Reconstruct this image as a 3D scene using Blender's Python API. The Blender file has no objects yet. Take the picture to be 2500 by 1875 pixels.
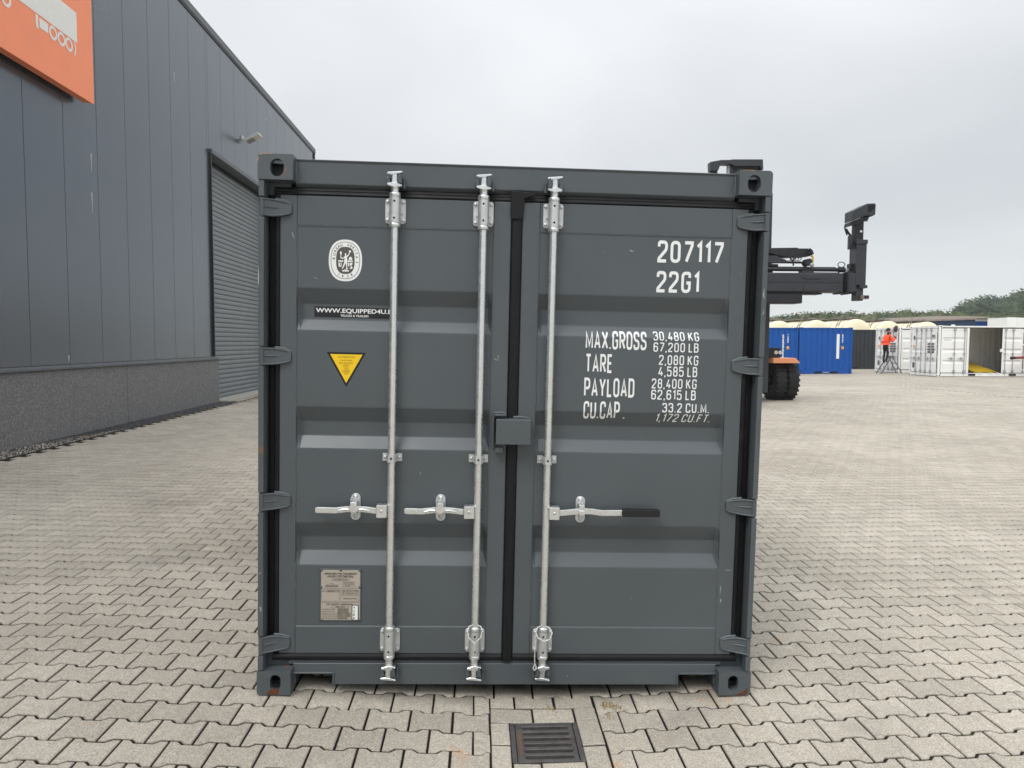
import bpy, bmesh, math, random
from mathutils import Vector, Matrix
R = math.radians
random.seed(7)
C = bpy.context.scene.collection
scn = bpy.context.scene

# ------------------------------------------------------------------ camera
F_PX, PW, PH = 1733.0, 2500.0, 1875.0
CAM = Vector((-0.138377, -3.406375, 1.740489))
RW = Matrix(((0.9989643341, 0.0454679967, -0.0017089118),
             (-0.0452911148, 0.9972700485, 0.0583195101),
             (0.0043559179, -0.0581817120, 0.9982965062)))   # columns: right, forward, up
cam_d = bpy.data.cameras.new('camera')
cam = bpy.data.objects.new('camera', cam_d)
C.objects.link(cam)
cam_d.sensor_width = 36.0
cam_d.lens = F_PX / PW * 36.0
cam_d.clip_start = 0.05
cam_d.clip_end = 2000
_r, _f, _u = RW.col[0], RW.col[1], RW.col[2]
cam.matrix_world = Matrix(((_r[0], _u[0], -_f[0], CAM[0]), (_r[1], _u[1], -_f[1], CAM[1]),
                           (_r[2], _u[2], -_f[2], CAM[2]), (0, 0, 0, 1)))
scn.camera = cam
scn.render.resolution_x, scn.render.resolution_y = 1024, 768
scn.view_settings.view_transform = 'Standard'
scn.view_settings.look = 'None'
scn.view_settings.gamma = 1.0
scn.view_settings.exposure = 0.2

# ------------------------------------------------------------------ sky: overcast
SUN_EL, SUN_AZ = R(52), R(215)
w = bpy.data.worlds.new('World')
scn.world = w
w.use_nodes = True
nt = w.node_tree
nt.nodes.clear()
def wn(t, **k):
    n = nt.nodes.new(t)
    for a, b in k.items():
        setattr(n, a, b)
    return n
wl = nt.links.new
out = wn('ShaderNodeOutputWorld')
bg = wn('ShaderNodeBackground')
wl(bg.outputs[0], out.inputs[0])
bg.inputs[1].default_value = 1.0
sky = wn('ShaderNodeTexSky')
sky.sky_type = 'NISHITA'
sky.sun_disc = False
sky.sun_elevation = SUN_EL
sky.sun_rotation = SUN_AZ
sk = wn('ShaderNodeVectorMath', operation='SCALE')
wl(sky.outputs[0], sk.inputs[0])
sk.inputs['Scale'].default_value = 0.10
tc = wn('ShaderNodeTexCoord')
sep = wn('ShaderNodeSeparateXYZ')
wl(tc.outputs['Generated'], sep.inputs[0])
zc = wn('ShaderNodeMath', operation='MAXIMUM')
wl(sep.outputs[2], zc.inputs[0]); zc.inputs[1].default_value = 0.0
za = wn('ShaderNodeMath', operation='ADD')
wl(zc.outputs[0], za.inputs[0]); za.inputs[1].default_value = 0.22
dx = wn('ShaderNodeMath', operation='DIVIDE'); wl(sep.outputs[0], dx.inputs[0]); wl(za.outputs[0], dx.inputs[1])
dy = wn('ShaderNodeMath', operation='DIVIDE'); wl(sep.outputs[1], dy.inputs[0]); wl(za.outputs[0], dy.inputs[1])
cmb = wn('ShaderNodeCombineXYZ'); wl(dx.outputs[0], cmb.inputs[0]); wl(dy.outputs[0], cmb.inputs[1])
cn = wn('ShaderNodeTexNoise')
cn.inputs['Scale'].default_value = 0.75
cn.inputs['Detail'].default_value = 4.0
cn.inputs['Roughness'].default_value = 0.45
cn.inputs['Distortion'].default_value = 0.35
wl(cmb.outputs[0], cn.inputs['Vector'])
cr = wn('ShaderNodeValToRGB')
cr.color_ramp.elements[0].position = 0.30
cr.color_ramp.elements[0].color = (0.555, 0.580, 0.610, 1)
cr.color_ramp.elements[1].position = 0.70
cr.color_ramp.elements[1].color = (0.80, 0.815, 0.825, 1)
wl(cn.outputs['Fac'], cr.inputs[0])
gr = wn('ShaderNodeMapRange')          # overcast cloud deck: brighter towards the zenith
zp = wn('ShaderNodeMath', operation='POWER'); wl(zc.outputs[0], zp.inputs[0]); zp.inputs[1].default_value = 2.4
wl(zp.outputs[0], gr.inputs[0])
gr.inputs[1].default_value = 0.0; gr.inputs[2].default_value = 1.0
gr.inputs[3].default_value = 0.95; gr.inputs[4].default_value = 3.0
gs = wn('ShaderNodeVectorMath', operation='SCALE')
wl(cr.outputs[0], gs.inputs[0]); wl(gr.outputs[0], gs.inputs['Scale'])
hzr = wn('ShaderNodeMapRange'); wl(zc.outputs[0], hzr.inputs[0])
for i_, v_ in ((1, 0.0), (2, .26), (3, .75), (4, 0.0)): hzr.inputs[i_].default_value = v_
hm = wn('ShaderNodeMix'); hm.data_type = 'RGBA'
wl(hzr.outputs[0], hm.inputs[0]); wl(gs.outputs[0], hm.inputs[6]); hm.inputs[7].default_value = (0.715, 0.750, 0.750, 1)
mx = wn('ShaderNodeMix'); mx.data_type = 'RGBA'
mx.inputs[0].default_value = 0.93
wl(sk.outputs[0], mx.inputs[6]); wl(hm.outputs[2], mx.inputs[7])
wl(mx.outputs[2], bg.inputs[0])

sun_d = bpy.data.lights.new('sun', 'SUN')
sun_d.energy = 1.5
sun_d.angle = R(25)
sun_d.color = (1.0, 0.975, 0.94)
sun = bpy.data.objects.new('sun', sun_d)
C.objects.link(sun)
_sd = Vector((math.sin(SUN_AZ) * math.cos(SUN_EL), math.cos(SUN_AZ) * math.cos(SUN_EL), math.sin(SUN_EL)))
sun.rotation_euler = _sd.to_track_quat('Z', 'Y').to_euler()
sun.location = (0, 0, 30)

# ------------------------------------------------------------------ pixel helpers (native 2500 x 1875 photo)
def ray(u, v):
    return RW @ Vector(((u - PW / 2) / F_PX, 1.0, (PH / 2 - v) / F_PX))
def on_y(u, v, y):
    d = ray(u, v); t = (y - CAM.y) / d.y
    return CAM + d * t
def on_x(u, v, x):
    d = ray(u, v); t = (x - CAM.x) / d.x
    return CAM + d * t
def proj(p):
    d = RW.transposed() @ (Vector(p) - CAM)
    if d.y < 0.05:
        return None
    return (PW / 2 + F_PX * d.x / d.y, PH / 2 - F_PX * d.z / d.y)

# ------------------------------------------------------------------ ground height: the paving falls to a drain line
_GP = [(-80, .60), (-9, .225), (-6.7, .205), (-2.5, .092), (-1.219, .021), (.2, -.066), (1.219, -.025), (2.5, .012),
       (10, .04), (18, .052), (24, .10), (60, .10), (400, .10)]
def _gl(x):
    for i in range(len(_GP) - 1):
        if x <= _GP[i + 1][0]:
            a, b = _GP[i], _GP[i + 1]
            return a[1] + (b[1] - a[1]) * (x - a[0]) / (b[0] - a[0])
    return _GP[-1][1]
def gz(x, y):
    s = (_gl(x - .12) + 2 * _gl(x) + _gl(x + .12)) / 4 if abs(x - .2) > .6 else \
        (_gl(x - .2) + _gl(x - .1) + _gl(x) + _gl(x + .1) + _gl(x + .2)) / 5
    return s + .0021 * min(max(y, 0), 6)

# ------------------------------------------------------------------ mesh helper
class MB:
    def __init__(s):
        s.v, s.f, s.sm = [], [], []
    def add(s, vs, fs, smooth=False):
        o = len(s.v)
        s.v += [tuple(p) for p in vs]
        s.f += [tuple(i + o for i in f) for f in fs]
        s.sm += [smooth] * len(fs)
        return s
    def box(s, x0, x1, y0, y1, z0, z1):
        return s.add([(x0, y0, z0), (x1, y0, z0), (x1, y1, z0), (x0, y1, z0), (x0, y0, z1), (x1, y0, z1), (x1, y1, z1), (x0, y1, z1)],
                     [(0, 3, 2, 1), (4, 5, 6, 7), (0, 1, 5, 4), (1, 2, 6, 5), (2, 3, 7, 6), (3, 0, 4, 7)])
    def bar(s, p, q, wd, ht, up=(0, 0, 1)):
        p, q = Vector(p), Vector(q)
        d = (q - p).normalized(); u = Vector(up)
        a = d.cross(u)
        if a.length < 1e-4:
            a = d.cross(Vector((1, 0, 0)))
        a.normalize(); b = a.cross(d)
        a *= wd / 2; b *= ht / 2
        vs = [p - a - b, p + a - b, p + a + b, p - a + b, q - a - b, q + a - b, q + a + b, q - a + b]
        return s.add(vs, [(0, 3, 2, 1), (4, 5, 6, 7), (0, 1, 5, 4), (1, 2, 6, 5), (2, 3, 7, 6), (3, 0, 4, 7)])
    def prism(s, poly, axis, a, b):
        n = len(poly)
        def P(p, t):
            return {'x': (t, p[0], p[1]), 'y': (p[0], t, p[1]), 'z': (p[0], p[1], t)}[axis]
        vs = [P(p, a) for p in poly] + [P(p, b) for p in poly]
        fs = [tuple(range(n))[::-1], tuple(range(n, 2 * n))]
        fs += [(i, (i + 1) % n, n + (i + 1) % n, n + i) for i in range(n)]
        return s.add(vs, fs)
    def tube(s, pts, r, n=10, closed=False, smooth=True):
        pts = [Vector(p) for p in pts]
        m = len(pts)
        rad = r if isinstance(r, (list, tuple)) else [r] * m
        vs, fs = [], []
        pn = None
        for i in range(m):
            if closed:
                t = (pts[(i + 1) % m] - pts[i - 1]).normalized()
            else:
                t = (pts[min(i + 1, m - 1)] - pts[max(i - 1, 0)]).normalized()
            if pn is None:
                pn = t.cross(Vector((0, 0, 1)))
                if pn.length < 1e-3:
                    pn = t.cross(Vector((1, 0, 0)))
            pn = (pn - t * pn.dot(t)).normalized()
            bn = t.cross(pn)
            for k in range(n):
                a = 2 * math.pi * k / n
                vs.append(pts[i] + (pn * math.cos(a) + bn * math.sin(a)) * rad[i])
        for i in range(m if closed else m - 1):
            j = (i + 1) % m
            for k in range(n):
                l = (k + 1) % n
                fs.append((i * n + k, i * n + l, j * n + l, j * n + k))
        s.add(vs, fs, smooth)
        if not closed:
            s.add(vs[:n], [tuple(range(n))[::-1]]); s.add(vs[-n:], [tuple(range(n))])
        return s
    def cyl(s, p, q, r, n=16, r2=None):
        return s.tube([p, q], [r, r if r2 is None else r2], n)
    def ball(s, c, r, n=10, m=6, half=None):
        sx, sy, sz = (r, r, r) if not isinstance(r, (tuple, list)) else r
        vs, fs = [], []
        for i in range(m + 1):
            t = math.pi * i / m
            for k in range(n):
                a = 2 * math.pi * k / n
                vs.append((c[0] + sx * math.sin(t) * math.cos(a), c[1] + sy * math.sin(t) * math.sin(a), c[2] + sz * math.cos(t)))
        for i in range(m):
            for k in range(n):
                l = (k + 1) % n
                fs.append((i * n + k, (i + 1) * n + k, (i + 1) * n + l, i * n + l))
        return s.add(vs, fs, True)
    def lathe(s, prof, o, ax, n=24, smooth=True):
        """prof: (radius, distance along ax)"""
        o, ax = Vector(o), Vector(ax).normalized()
        e = ax.cross(Vector((0, 0, 1)))
        if e.length < 1e-3:
            e = ax.cross(Vector((1, 0, 0)))
        e.normalize(); g = ax.cross(e)
        vs, fs = [], []
        for r_, t in prof:
            for k in range(n):
                a = 2 * math.pi * k / n
                vs.append(o + ax * t + (e * math.cos(a) + g * math.sin(a)) * r_)
        for i in range(len(prof) - 1):
            for k in range(n):
                l = (k + 1) % n
                fs.append((i * n + k, i * n + l, (i + 1) * n + l, (i + 1) * n + k))
        return s.add(vs, fs, smooth)
    def mesh(s, name, fix=True):
        me = bpy.data.meshes.new(name)
        me.from_pydata(s.v, [], s.f)
        me.polygons.foreach_set('use_smooth', s.sm)
        if fix:
            b = bmesh.new(); b.from_mesh(me)
            bmesh.ops.recalc_face_normals(b, faces=b.faces[:])
            b.to_mesh(me); b.free()
        me.update()
        return me
    def build(s, name, mat, parent=None, bevel=0, seg=2, fix=True):
        return mk(name, s.mesh(name, fix), mat, parent, bevel, seg)

def mk(name, me, mat, parent=None, bevel=0, seg=2):
    o = bpy.data.objects.new(name, me)
    C.objects.link(o)
    if mat is not None and not len(me.materials):
        me.materials.append(mat)
    if parent is not None:
        o.parent = parent
    if bevel:
        m = o.modifiers.new('bevel', 'BEVEL')
        m.width = bevel; m.segments = seg; m.limit_method = 'ANGLE'; m.angle_limit = R(40)
    return o
def tag(o, label=None, cat=None, group=None, kind=None):
    if label: o['label'] = label
    if cat: o['category'] = cat
    if group: o['group'] = group
    if kind: o['kind'] = kind
    return o
def empty(name, loc, label, cat, group=None):
    o = bpy.data.objects.new(name, None)
    C.objects.link(o)
    o.location = loc
    o.empty_display_size = 0.2
    return tag(o, label, cat, group)
def inst(name, me, parent, loc, rot=(0, 0, 0), scale=None):
    o = bpy.data.objects.new(name, me)
    C.objects.link(o)
    o.parent = parent
    o.location = loc
    o.rotation_euler = rot
    if scale: o.scale = scale
    return o
def copy_tree(o, parent=None):
    c = o.copy(); C.objects.link(c)
    c.parent = parent
    for ch in o.children:
        copy_tree(ch, c)
    return c
def cut(base, cutters):
    """boolean difference of plain meshes, result returned as a mesh"""
    ob = bpy.data.objects.new('tmp', base); C.objects.link(ob)
    tmp = []
    for m in cutters:
        k = bpy.data.objects.new('tmpc', m); C.objects.link(k); tmp.append(k)
        b = ob.modifiers.new('b', 'BOOLEAN'); b.object = k; b.operation = 'DIFFERENCE'; b.solver = 'EXACT'
    dg = bpy.context.evaluated_depsgraph_get()
    me = bpy.data.meshes.new_from_object(ob.evaluated_get(dg))
    for k in tmp + [ob]:
        bpy.data.objects.remove(k)
    return me

# ------------------------------------------------------------------ materials
def pmat(name, col, rough=0.5, metal=0.0, var=0.12, vscale=3.0, bump=0.0, bscale=60.0, col2=None, c2amt=0.0, c2scale=4.0, c2lo=0.58, c2hi=0.7, spec=0.5, rvar=0.08, streak=0.0):  # noqa
    m = bpy.data.materials.new(name)
    m.use_nodes = True
    t = m.node_tree
    b = t.nodes['Principled BSDF']
    L = t.links.new
    g = t.nodes.new('ShaderNodeNewGeometry')
    n1 = t.nodes.new('ShaderNodeTexNoise')
    n1.inputs['Scale'].default_value = vscale
    n1.inputs['Detail'].default_value = 5
    n1.inputs['Roughness'].default_value = 0.6
    if streak:
        mp = t.nodes.new('ShaderNodeMapping')
        mp.inputs['Scale'].default_value = (1, 1, streak)
        L(g.outputs['Position'], mp.inputs[0]); L(mp.outputs[0], n1.inputs['Vector'])
    else:
        L(g.outputs['Position'], n1.inputs['Vector'])
    mr = t.nodes.new('ShaderNodeMapRange')
    mr.inputs[1].default_value = 0.25; mr.inputs[2].default_value = 0.75
    mr.inputs[3].default_value = 1 - var; mr.inputs[4].default_value = 1 + var
    L(n1.outputs['Fac'], mr.inputs[0])
    vm = t.nodes.new('ShaderNodeVectorMath'); vm.operation = 'SCALE'
    vm.inputs[0].default_value = col
    L(mr.outputs[0], vm.inputs['Scale'])
    src = vm.outputs[0]
    if col2:
        n2 = t.nodes.new('ShaderNodeTexNoise')
        n2.inputs['Scale'].default_value = c2scale
        n2.inputs['Detail'].default_value = 6
        n2.inputs['Roughness'].default_value = 0.65
        L(g.outputs['Position'], n2.inputs['Vector'])
        m2 = t.nodes.new('ShaderNodeMapRange')
        m2.inputs[1].default_value = c2lo; m2.inputs[2].default_value = c2hi
        m2.inputs[3].default_value = 0; m2.inputs[4].default_value = c2amt
        L(n2.outputs['Fac'], m2.inputs[0])
        mi = t.nodes.new('ShaderNodeMix'); mi.data_type = 'RGBA'
        L(m2.outputs[0], mi.inputs[0]); L(src, mi.inputs[6]); mi.inputs[7].default_value = (*col2, 1)
        src = mi.outputs[2]
    L(src, b.inputs['Base Color'])
    b.inputs['Metallic'].default_value = metal
    b.inputs['Specular IOR Level'].default_value = spec
    rr = t.nodes.new('ShaderNodeMapRange')
    rr.inputs[1].default_value = 0.25; rr.inputs[2].default_value = 0.75
    rr.inputs[3].default_value = max(rough - rvar, 0.02); rr.inputs[4].default_value = min(rough + rvar, 1)
    L(n1.outputs['Fac'], rr.inputs[0]); L(rr.outputs[0], b.inputs['Roughness'])
    if bump:
        n3 = t.nodes.new('ShaderNodeTexNoise')
        n3.inputs['Scale'].default_value = bscale
        n3.inputs['Detail'].default_value = 3
        L(g.outputs['Position'], n3.inputs['Vector'])
        bp = t.nodes.new('ShaderNodeBump')
        bp.inputs['Strength'].default_value = 1.0
        bp.inputs['Distance'].default_value = bump
        L(n3.outputs['Fac'], bp.inputs['Height']); L(bp.outputs[0], b.inputs['Normal'])
    return m

M = {}
PAINT = (0.075, 0.088, 0.096)
M['paint'] = pmat('container_grey_paint', PAINT, 0.38, var=0.06, vscale=2.2, bump=0.0035, bscale=2.6, col2=(0.098, 0.112, 0.120), c2amt=0.4, c2scale=1.3, c2lo=.5, c2hi=.8)
M['paint_worn'] = pmat('container_worn_paint', PAINT, 0.48, var=0.10, vscale=6, bump=0.0008, bscale=30, col2=(0.19, 0.10, 0.05), c2amt=0.75, c2scale=7, c2lo=.63, c2hi=.70)
M['weld'] = pmat('painted_weld', (0.10, 0.115, 0.12), 0.45, var=0.15, vscale=40, bump=0.002, bscale=90)
M['rubber'] = pmat('black_rubber', (0.006, 0.006, 0.007), 0.55, var=0.3, vscale=9, col2=(0.02, 0.02, 0.02), c2amt=0.5, c2scale=12, spec=.3)
M['galv'] = pmat('galvanised_steel', (0.74, 0.76, 0.755), 0.30, metal=0.85, var=0.07, vscale=26, bump=0.0003, bscale=120, rvar=.12)
M['galv_dull'] = pmat('dull_zinc', (0.60, 0.615, 0.61), 0.45, metal=0.7, var=0.12, vscale=30, bump=0.0003, bscale=120)
M['hole_shade'] = pmat('painted_hole_shade', (0.004, 0.004, 0.004), 0.9, var=0.0)  # near-black colour stands in for the shade inside holes, pockets and recesses
M['white_vinyl'] = pmat('white_vinyl', (0.80, 0.81, 0.80), 0.4, var=0.03)
M['black_vinyl'] = pmat('black_vinyl', (0.006, 0.006, 0.009), 0.35, var=0.1)
M['grey_vinyl'] = pmat('brown_grey_vinyl', (0.085, 0.078, 0.072), 0.4, var=0.04)
M['ink'] = pmat('dark_ink', (0.03, 0.025, 0.02), 0.6, var=0.05)
M['plate'] = pmat('beige_plate', (0.40, 0.355, 0.295), 0.45, var=0.05, vscale=14)
M['plate_field'] = pmat('plate_field', (0.30, 0.265, 0.22), 0.5, var=0.06, vscale=30)
M['yellow_vinyl'] = pmat('yellow_vinyl', (0.86, 0.56, 0.005), 0.4, var=0.03)
M['brown_ink'] = pmat('brown_ink', (0.20, 0.085, 0.01), 0.6, var=0.05)
M['grip'] = pmat('black_grip', (0.006, 0.006, 0.006), 0.6, var=0.2, vscale=40)
M['cable'] = pmat('steel_cable', (0.62, 0.62, 0.60), 0.45, metal=0.3, var=0.25, vscale=150)
M['cast_iron'] = pmat('cast_iron', (0.105, 0.100, 0.097), 0.6, metal=0.3, var=0.3, vscale=25, bump=0.002, bscale=160, col2=(0.11, 0.06, 0.04), c2amt=0.4, c2scale=8, c2lo=.52, c2hi=.68)

# ================================================================== SETTING: paving
import numpy as np
def np_gl(x):
    return np.interp(x, [p[0] for p in _GP], [p[1] for p in _GP])
def np_gz(x, y):
    a = (np_gl(x - .12) + 2 * np_gl(x) + np_gl(x + .12)) / 4
    b = (np_gl(x - .2) + np_gl(x - .1) + np_gl(x) + np_gl(x + .1) + np_gl(x + .2)) / 5
    return np.where(np.abs(x - .2) > .6, a, b) + .0021 * np.clip(y, 0, 6)

def paver_material(name, sheet=False):
    m = bpy.data.materials.new(name); m.use_nodes = True
    t = m.node_tree; L = t.links.new; b = t.nodes['Principled BSDF']
    def N(ty, **k):
        n = t.nodes.new(ty)
        for a, c in k.items():
            setattr(n, a, c)
        return n
    def noise(scale, det=4, ro=.6, vec=None):
        n = N('ShaderNodeTexNoise')
        n.inputs['Scale'].default_value = scale; n.inputs['Detail'].default_value = det; n.inputs['Roughness'].default_value = ro
        L(vec or g.outputs['Position'], n.inputs['Vector'])
        return n.outputs['Fac']
    def rng(s, a, c, d, e):
        n = N('ShaderNodeMapRange')
        for i, q in enumerate((a, c, d, e)):
            n.inputs[i + 1].default_value = q
        L(s, n.inputs[0]); return n.outputs[0]
    def mix(f, c1, c2):
        n = N('ShaderNodeMix'); n.data_type = 'RGBA'
        for i, q in ((0, f), (6, c1), (7, c2)):
            if isinstance(q, (int, float)): n.inputs[i].default_value = q
            elif isinstance(q, tuple): n.inputs[i].default_value = (*q, 1)
            else: L(q, n.inputs[i])
        return n.outputs[2]
    def scale(c, f):
        n = N('ShaderNodeVectorMath', operation='SCALE'); L(c, n.inputs[0]); L(f, n.inputs['Scale']); return n.outputs[0]
    g = N('ShaderNodeNewGeometry')
    oi = N('ShaderNodeObjectInfo')
    ad = N('ShaderNodeMath', operation='ADD'); L(g.outputs['Random Per Island'], ad.inputs[0]); L(oi.outputs['Random'], ad.inputs[1])
    fr = N('ShaderNodeMath', operation='FRACT'); L(ad.outputs[0], fr.inputs[0])
    big = noise(0.55, 5)
    col = mix(rng(big, .35, .65, 0, 1), (0.362, 0.325, 0.270), (0.445, 0.403, 0.340))
    if not sheet:
        col = scale(col, rng(fr.outputs[0], 0, 1, .91, 1.07))
    grain = noise(140, 3, .8)
    col = scale(col, rng(grain, .3, .7, .50, 1.46))
    mid = noise(38, 4, .6)
    col = scale(col, rng(mid, .3, .7, .90, 1.09))
    # grey tyre and oil marks, rust spots, pale wear
    st = noise(1.7, 6, .62)
    col = mix(rng(st, .57, .76, 0, .45), col, (0.20, 0.19, 0.175))
    pale = noise(4.3, 5, .7)
    col = mix(rng(pale, .60, .75, 0, .5), col, (0.60, 0.57, 0.50))
    ru = noise(5.1, 5, .7)
    for cx_, cy_, cr_ in ((.60, -.36, .34), (-.22, -.42, .22), (1.02, -.05, .2)):      # old rust drips near the drain
        dn = N('ShaderNodeVectorMath', operation='DISTANCE'); L(g.outputs['Position'], dn.inputs[0]); dn.inputs[1].default_value = (cx_, cy_, -.05)
        an = N('ShaderNodeMath', operation='ADD'); L(ru, an.inputs[0]); L(rng(dn.outputs['Value'], 0, cr_, .13, 0), an.inputs[1]); ru = an.outputs[0]
    col = mix(rng(ru, .665, .75, 0, .55), col, (0.50, 0.26, 0.09))
    if sheet:
        sp = N('ShaderNodeSeparateXYZ'); L(g.outputs['Position'], sp.inputs[0])
        def ge(s, v_):
            n = N('ShaderNodeMath', operation='GREATER_THAN'); L(s, n.inputs[0]); n.inputs[1].default_value = v_; return n.outputs[0]
        def lt(s, v_):
            n = N('ShaderNodeMath', operation='LESS_THAN'); L(s, n.inputs[0]); n.inputs[1].default_value = v_; return n.outputs[0]
        def mul(a, c):
            n = N('ShaderNodeMath', operation='MULTIPLY'); L(a, n.inputs[0]); L(c, n.inputs[1]); return n.outputs[0]
        near = mul(mul(ge(sp.outputs[0], NX0), lt(sp.outputs[0], NX1)), mul(ge(sp.outputs[1], NY0), lt(sp.outputs[1], NY1)))
        br = N('ShaderNodeTexBrick')
        br.inputs['Scale'].default_value = 1.0
        br.inputs['Brick Width'].default_value = .2; br.inputs['Row Height'].default_value = .165
        br.inputs['Mortar Size'].default_value = .006; br.inputs['Mortar Smooth'].default_value = .2
        br.inputs['Color1'].default_value = (1, 1, 1, 1); br.inputs['Color2'].default_value = (.86, .86, .86, 1)
        br.inputs['Mortar'].default_value = (.45, .43, .40, 1)
        L(g.outputs['Position'], br.inputs['Vector'])
        n = N('ShaderNodeMix'); n.data_type = 'RGBA'; n.blend_type = 'MULTIPLY'; n.inputs[0].default_value = 1
        L(col, n.inputs[6]); L(br.outputs['Color'], n.inputs[7])
        far = n.outputs[2]
        moss = noise(2.6, 5, .7)
        jt = mix(rng(moss, .58, .70, 0, .9), (0.0075, 0.006, 0.0045), (0.050, 0.052, 0.012))
        jt = scale(jt, rng(noise(160, 2), .3, .7, .6, 1.5))
        col = mix(near, far, jt)
    L(col, b.inputs['Base Color'])
    b.inputs['Roughness'].default_value = .82
    b.inputs['Specular IOR Level'].default_value = .3
    bp = N('ShaderNodeBump'); bp.inputs['Distance'].default_value = .0012; bp.inputs['Strength'].default_value = .8
    L(grain, bp.inputs['Height']); L(bp.outputs[0], b.inputs['Normal'])
    return m

NX0, NX1, NY0, NY1 = -6.32, 17.0, -2.6, 25.0
M['paver'] = paver_material('concrete_paver')
M['sheet'] = paver_material('paving_sheet', True)
DX0, DX1, DY0, DY1 = 0.006, 0.322, -0.468, -0.156     # drain grate outline
FX0, FX1, FY0, FY1 = -0.087, 0.432, -0.802, -0.018                  # block frame round the drain

xs = sorted(set([-80, -40, -20, -12, -9, -7.5, NX0 - .01, NX0, -6, -5, -4, -3, -2.5, -2, -1.6, -1.219, -.9, -.6, -.3, -.1, DX0 + .02, .1, .2, DX1 - .02, .5, .8, 1.0, 1.219, 1.6,
                 2, 2.5, 3, 4, 6, 8, 10, 14, NX1, NX1 + .01, 18, 21, 24, 30, 40, 60, 100, 200, 400]))
ys = sorted(set([-60, -20, -8, NY0 - .01, NY0, -1.5, -.8, DY0 + .02, DY1 - .02, 0, 1, 2, 3, 4, 5, 6, 9, 14, 20, NY1, NY1 + .01, 30, 40, 60, 100, 200, 500]))
sh = MB()
vs, fs = [], []
for yy in ys:
    for xx in xs:
        near = NX0 <= xx <= NX1 and NY0 <= yy <= NY1
        vs.append((xx, yy, gz(xx, yy) - (.0075 if near else 0)))
for j in range(len(ys) - 1):
    for i in range(len(xs) - 1):
        if DX0 < xs[i] and xs[i + 1] < DX1 and DY0 < ys[j] and ys[j + 1] < DY1:
            continue
        a = j * len(xs) + i
        fs.append((a, a + 1, a + 1 + len(xs), a + len(xs)))
sh.add(vs, fs)
paving = tag(sh.build('paving', M['sheet'], fix=False), kind='structure')

def offset_poly(poly, d):
    n = len(poly); res = []
    for i in range(n):
        p0, p1, p2 = Vector(poly[i - 1]), Vector(poly[i]), Vector(poly[(i + 1) % n])
        e1, e2 = (p1 - p0).normalized(), (p2 - p1).normalized()
        n1, n2 = Vector((-e1.y, e1.x)), Vector((-e2.y, e2.x))     # inward for ccw
        k = n1 + n2
        k = k / max(k.dot(k) / 2, .3) if k.length > 1e-6 else n1
        res.append(tuple(p1 + k * d))
    return res
A_, H_, L_ = .0115, .0825, .1
OUT = [(-L_, -H_ - A_), (-.062, -H_ - A_), (-.038, -H_ + A_), (.038, -H_ + A_), (.062, -H_ - A_), (L_, -H_ - A_),
       (L_, H_ + A_), (.062, H_ + A_), (.038, H_ - A_), (-.038, H_ - A_), (-.062, H_ + A_), (-L_, H_ + A_)]
_ys = lambda P_, k: [(x_, y_ - math.copysign(k, y_)) for x_, y_ in P_]
P_OUT = _ys(offset_poly(OUT, .0054), .0014)
P_TOP = _ys(offset_poly(OUT, .0084), .0014)
def stone_mesh(name, outer, top, depth=.045):
    mb = MB(); n = len(outer)
    mb.add([(p[0], p[1], -depth) for p in outer] + [(p[0], p[1], -.0035) for p in outer] + [(p[0], p[1], 0) for p in top],
           [tuple(range(2 * n, 3 * n))] + [(i, (i + 1) % n, n + (i + 1) % n, n + i) for i in range(n)] + [(n + i, n + (i + 1) % n, 2 * n + (i + 1) % n, 2 * n + i) for i in range(n)])
    me = mb.mesh(name, False); me.materials.append(M['paver'])
    return me
stone = stone_mesh('paving_stone', P_OUT, P_TOP)
STX, STY, X0, Y0 = .1992, .165, -1.16, .0025
cells = []
for j in range(int((NY0 - Y0) / STY) - 1, int((NY1 - Y0) / STY) + 1):
    y = Y0 + j * STY
    if not NY0 + .09 < y < NY1 - .09: continue
    for i in range(int((NX0 - X0) / STX) - 2, int((NX1 - X0) / STX) + 2):
        x = X0 + STX / 2 + i * STX + (STX / 2 if j % 2 else 0)
        if NX0 + .1 < x < NX1 - .1:
            cells.append((x, y))
def clip_half(poly, fx, fy, c):
    """keep fx*x+fy*y<=c"""
    res = []
    for i in range(len(poly)):
        p, q = poly[i], poly[(i + 1) % len(poly)]
        dp, dq = fx * p[0] + fy * p[1] - c, fx * q[0] + fy * q[1] - c
        if dp <= 0: res.append(p)
        if (dp < 0) != (dq < 0):
            t = dp / (dp - dq); res.append((p[0] + t * (q[0] - p[0]), p[1] + t * (q[1] - p[1])))
    return res
def area(p):
    return abs(sum(p[i][0] * p[(i + 1) % len(p)][1] - p[(i + 1) % len(p)][0] * p[i][1] for i in range(len(p)))) / 2
rng_ = random.Random(3)
def slope(x, y):
    return (gz(x + .06, y) - gz(x - .06, y)) / .12
def place_stone(me, x, y, jit=1.0, name='paving_stone'):
    s = slope(x, y)
    inst(name, me, paving, (x, y, gz(x, y) + rng_.uniform(-.0016, .0016) * jit),
         (rng_.gauss(0, .004) * jit, -math.atan(s) + rng_.gauss(0, .004) * jit, rng_.gauss(0, .004) * jit))
full, n_ind = [], 0
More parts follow.
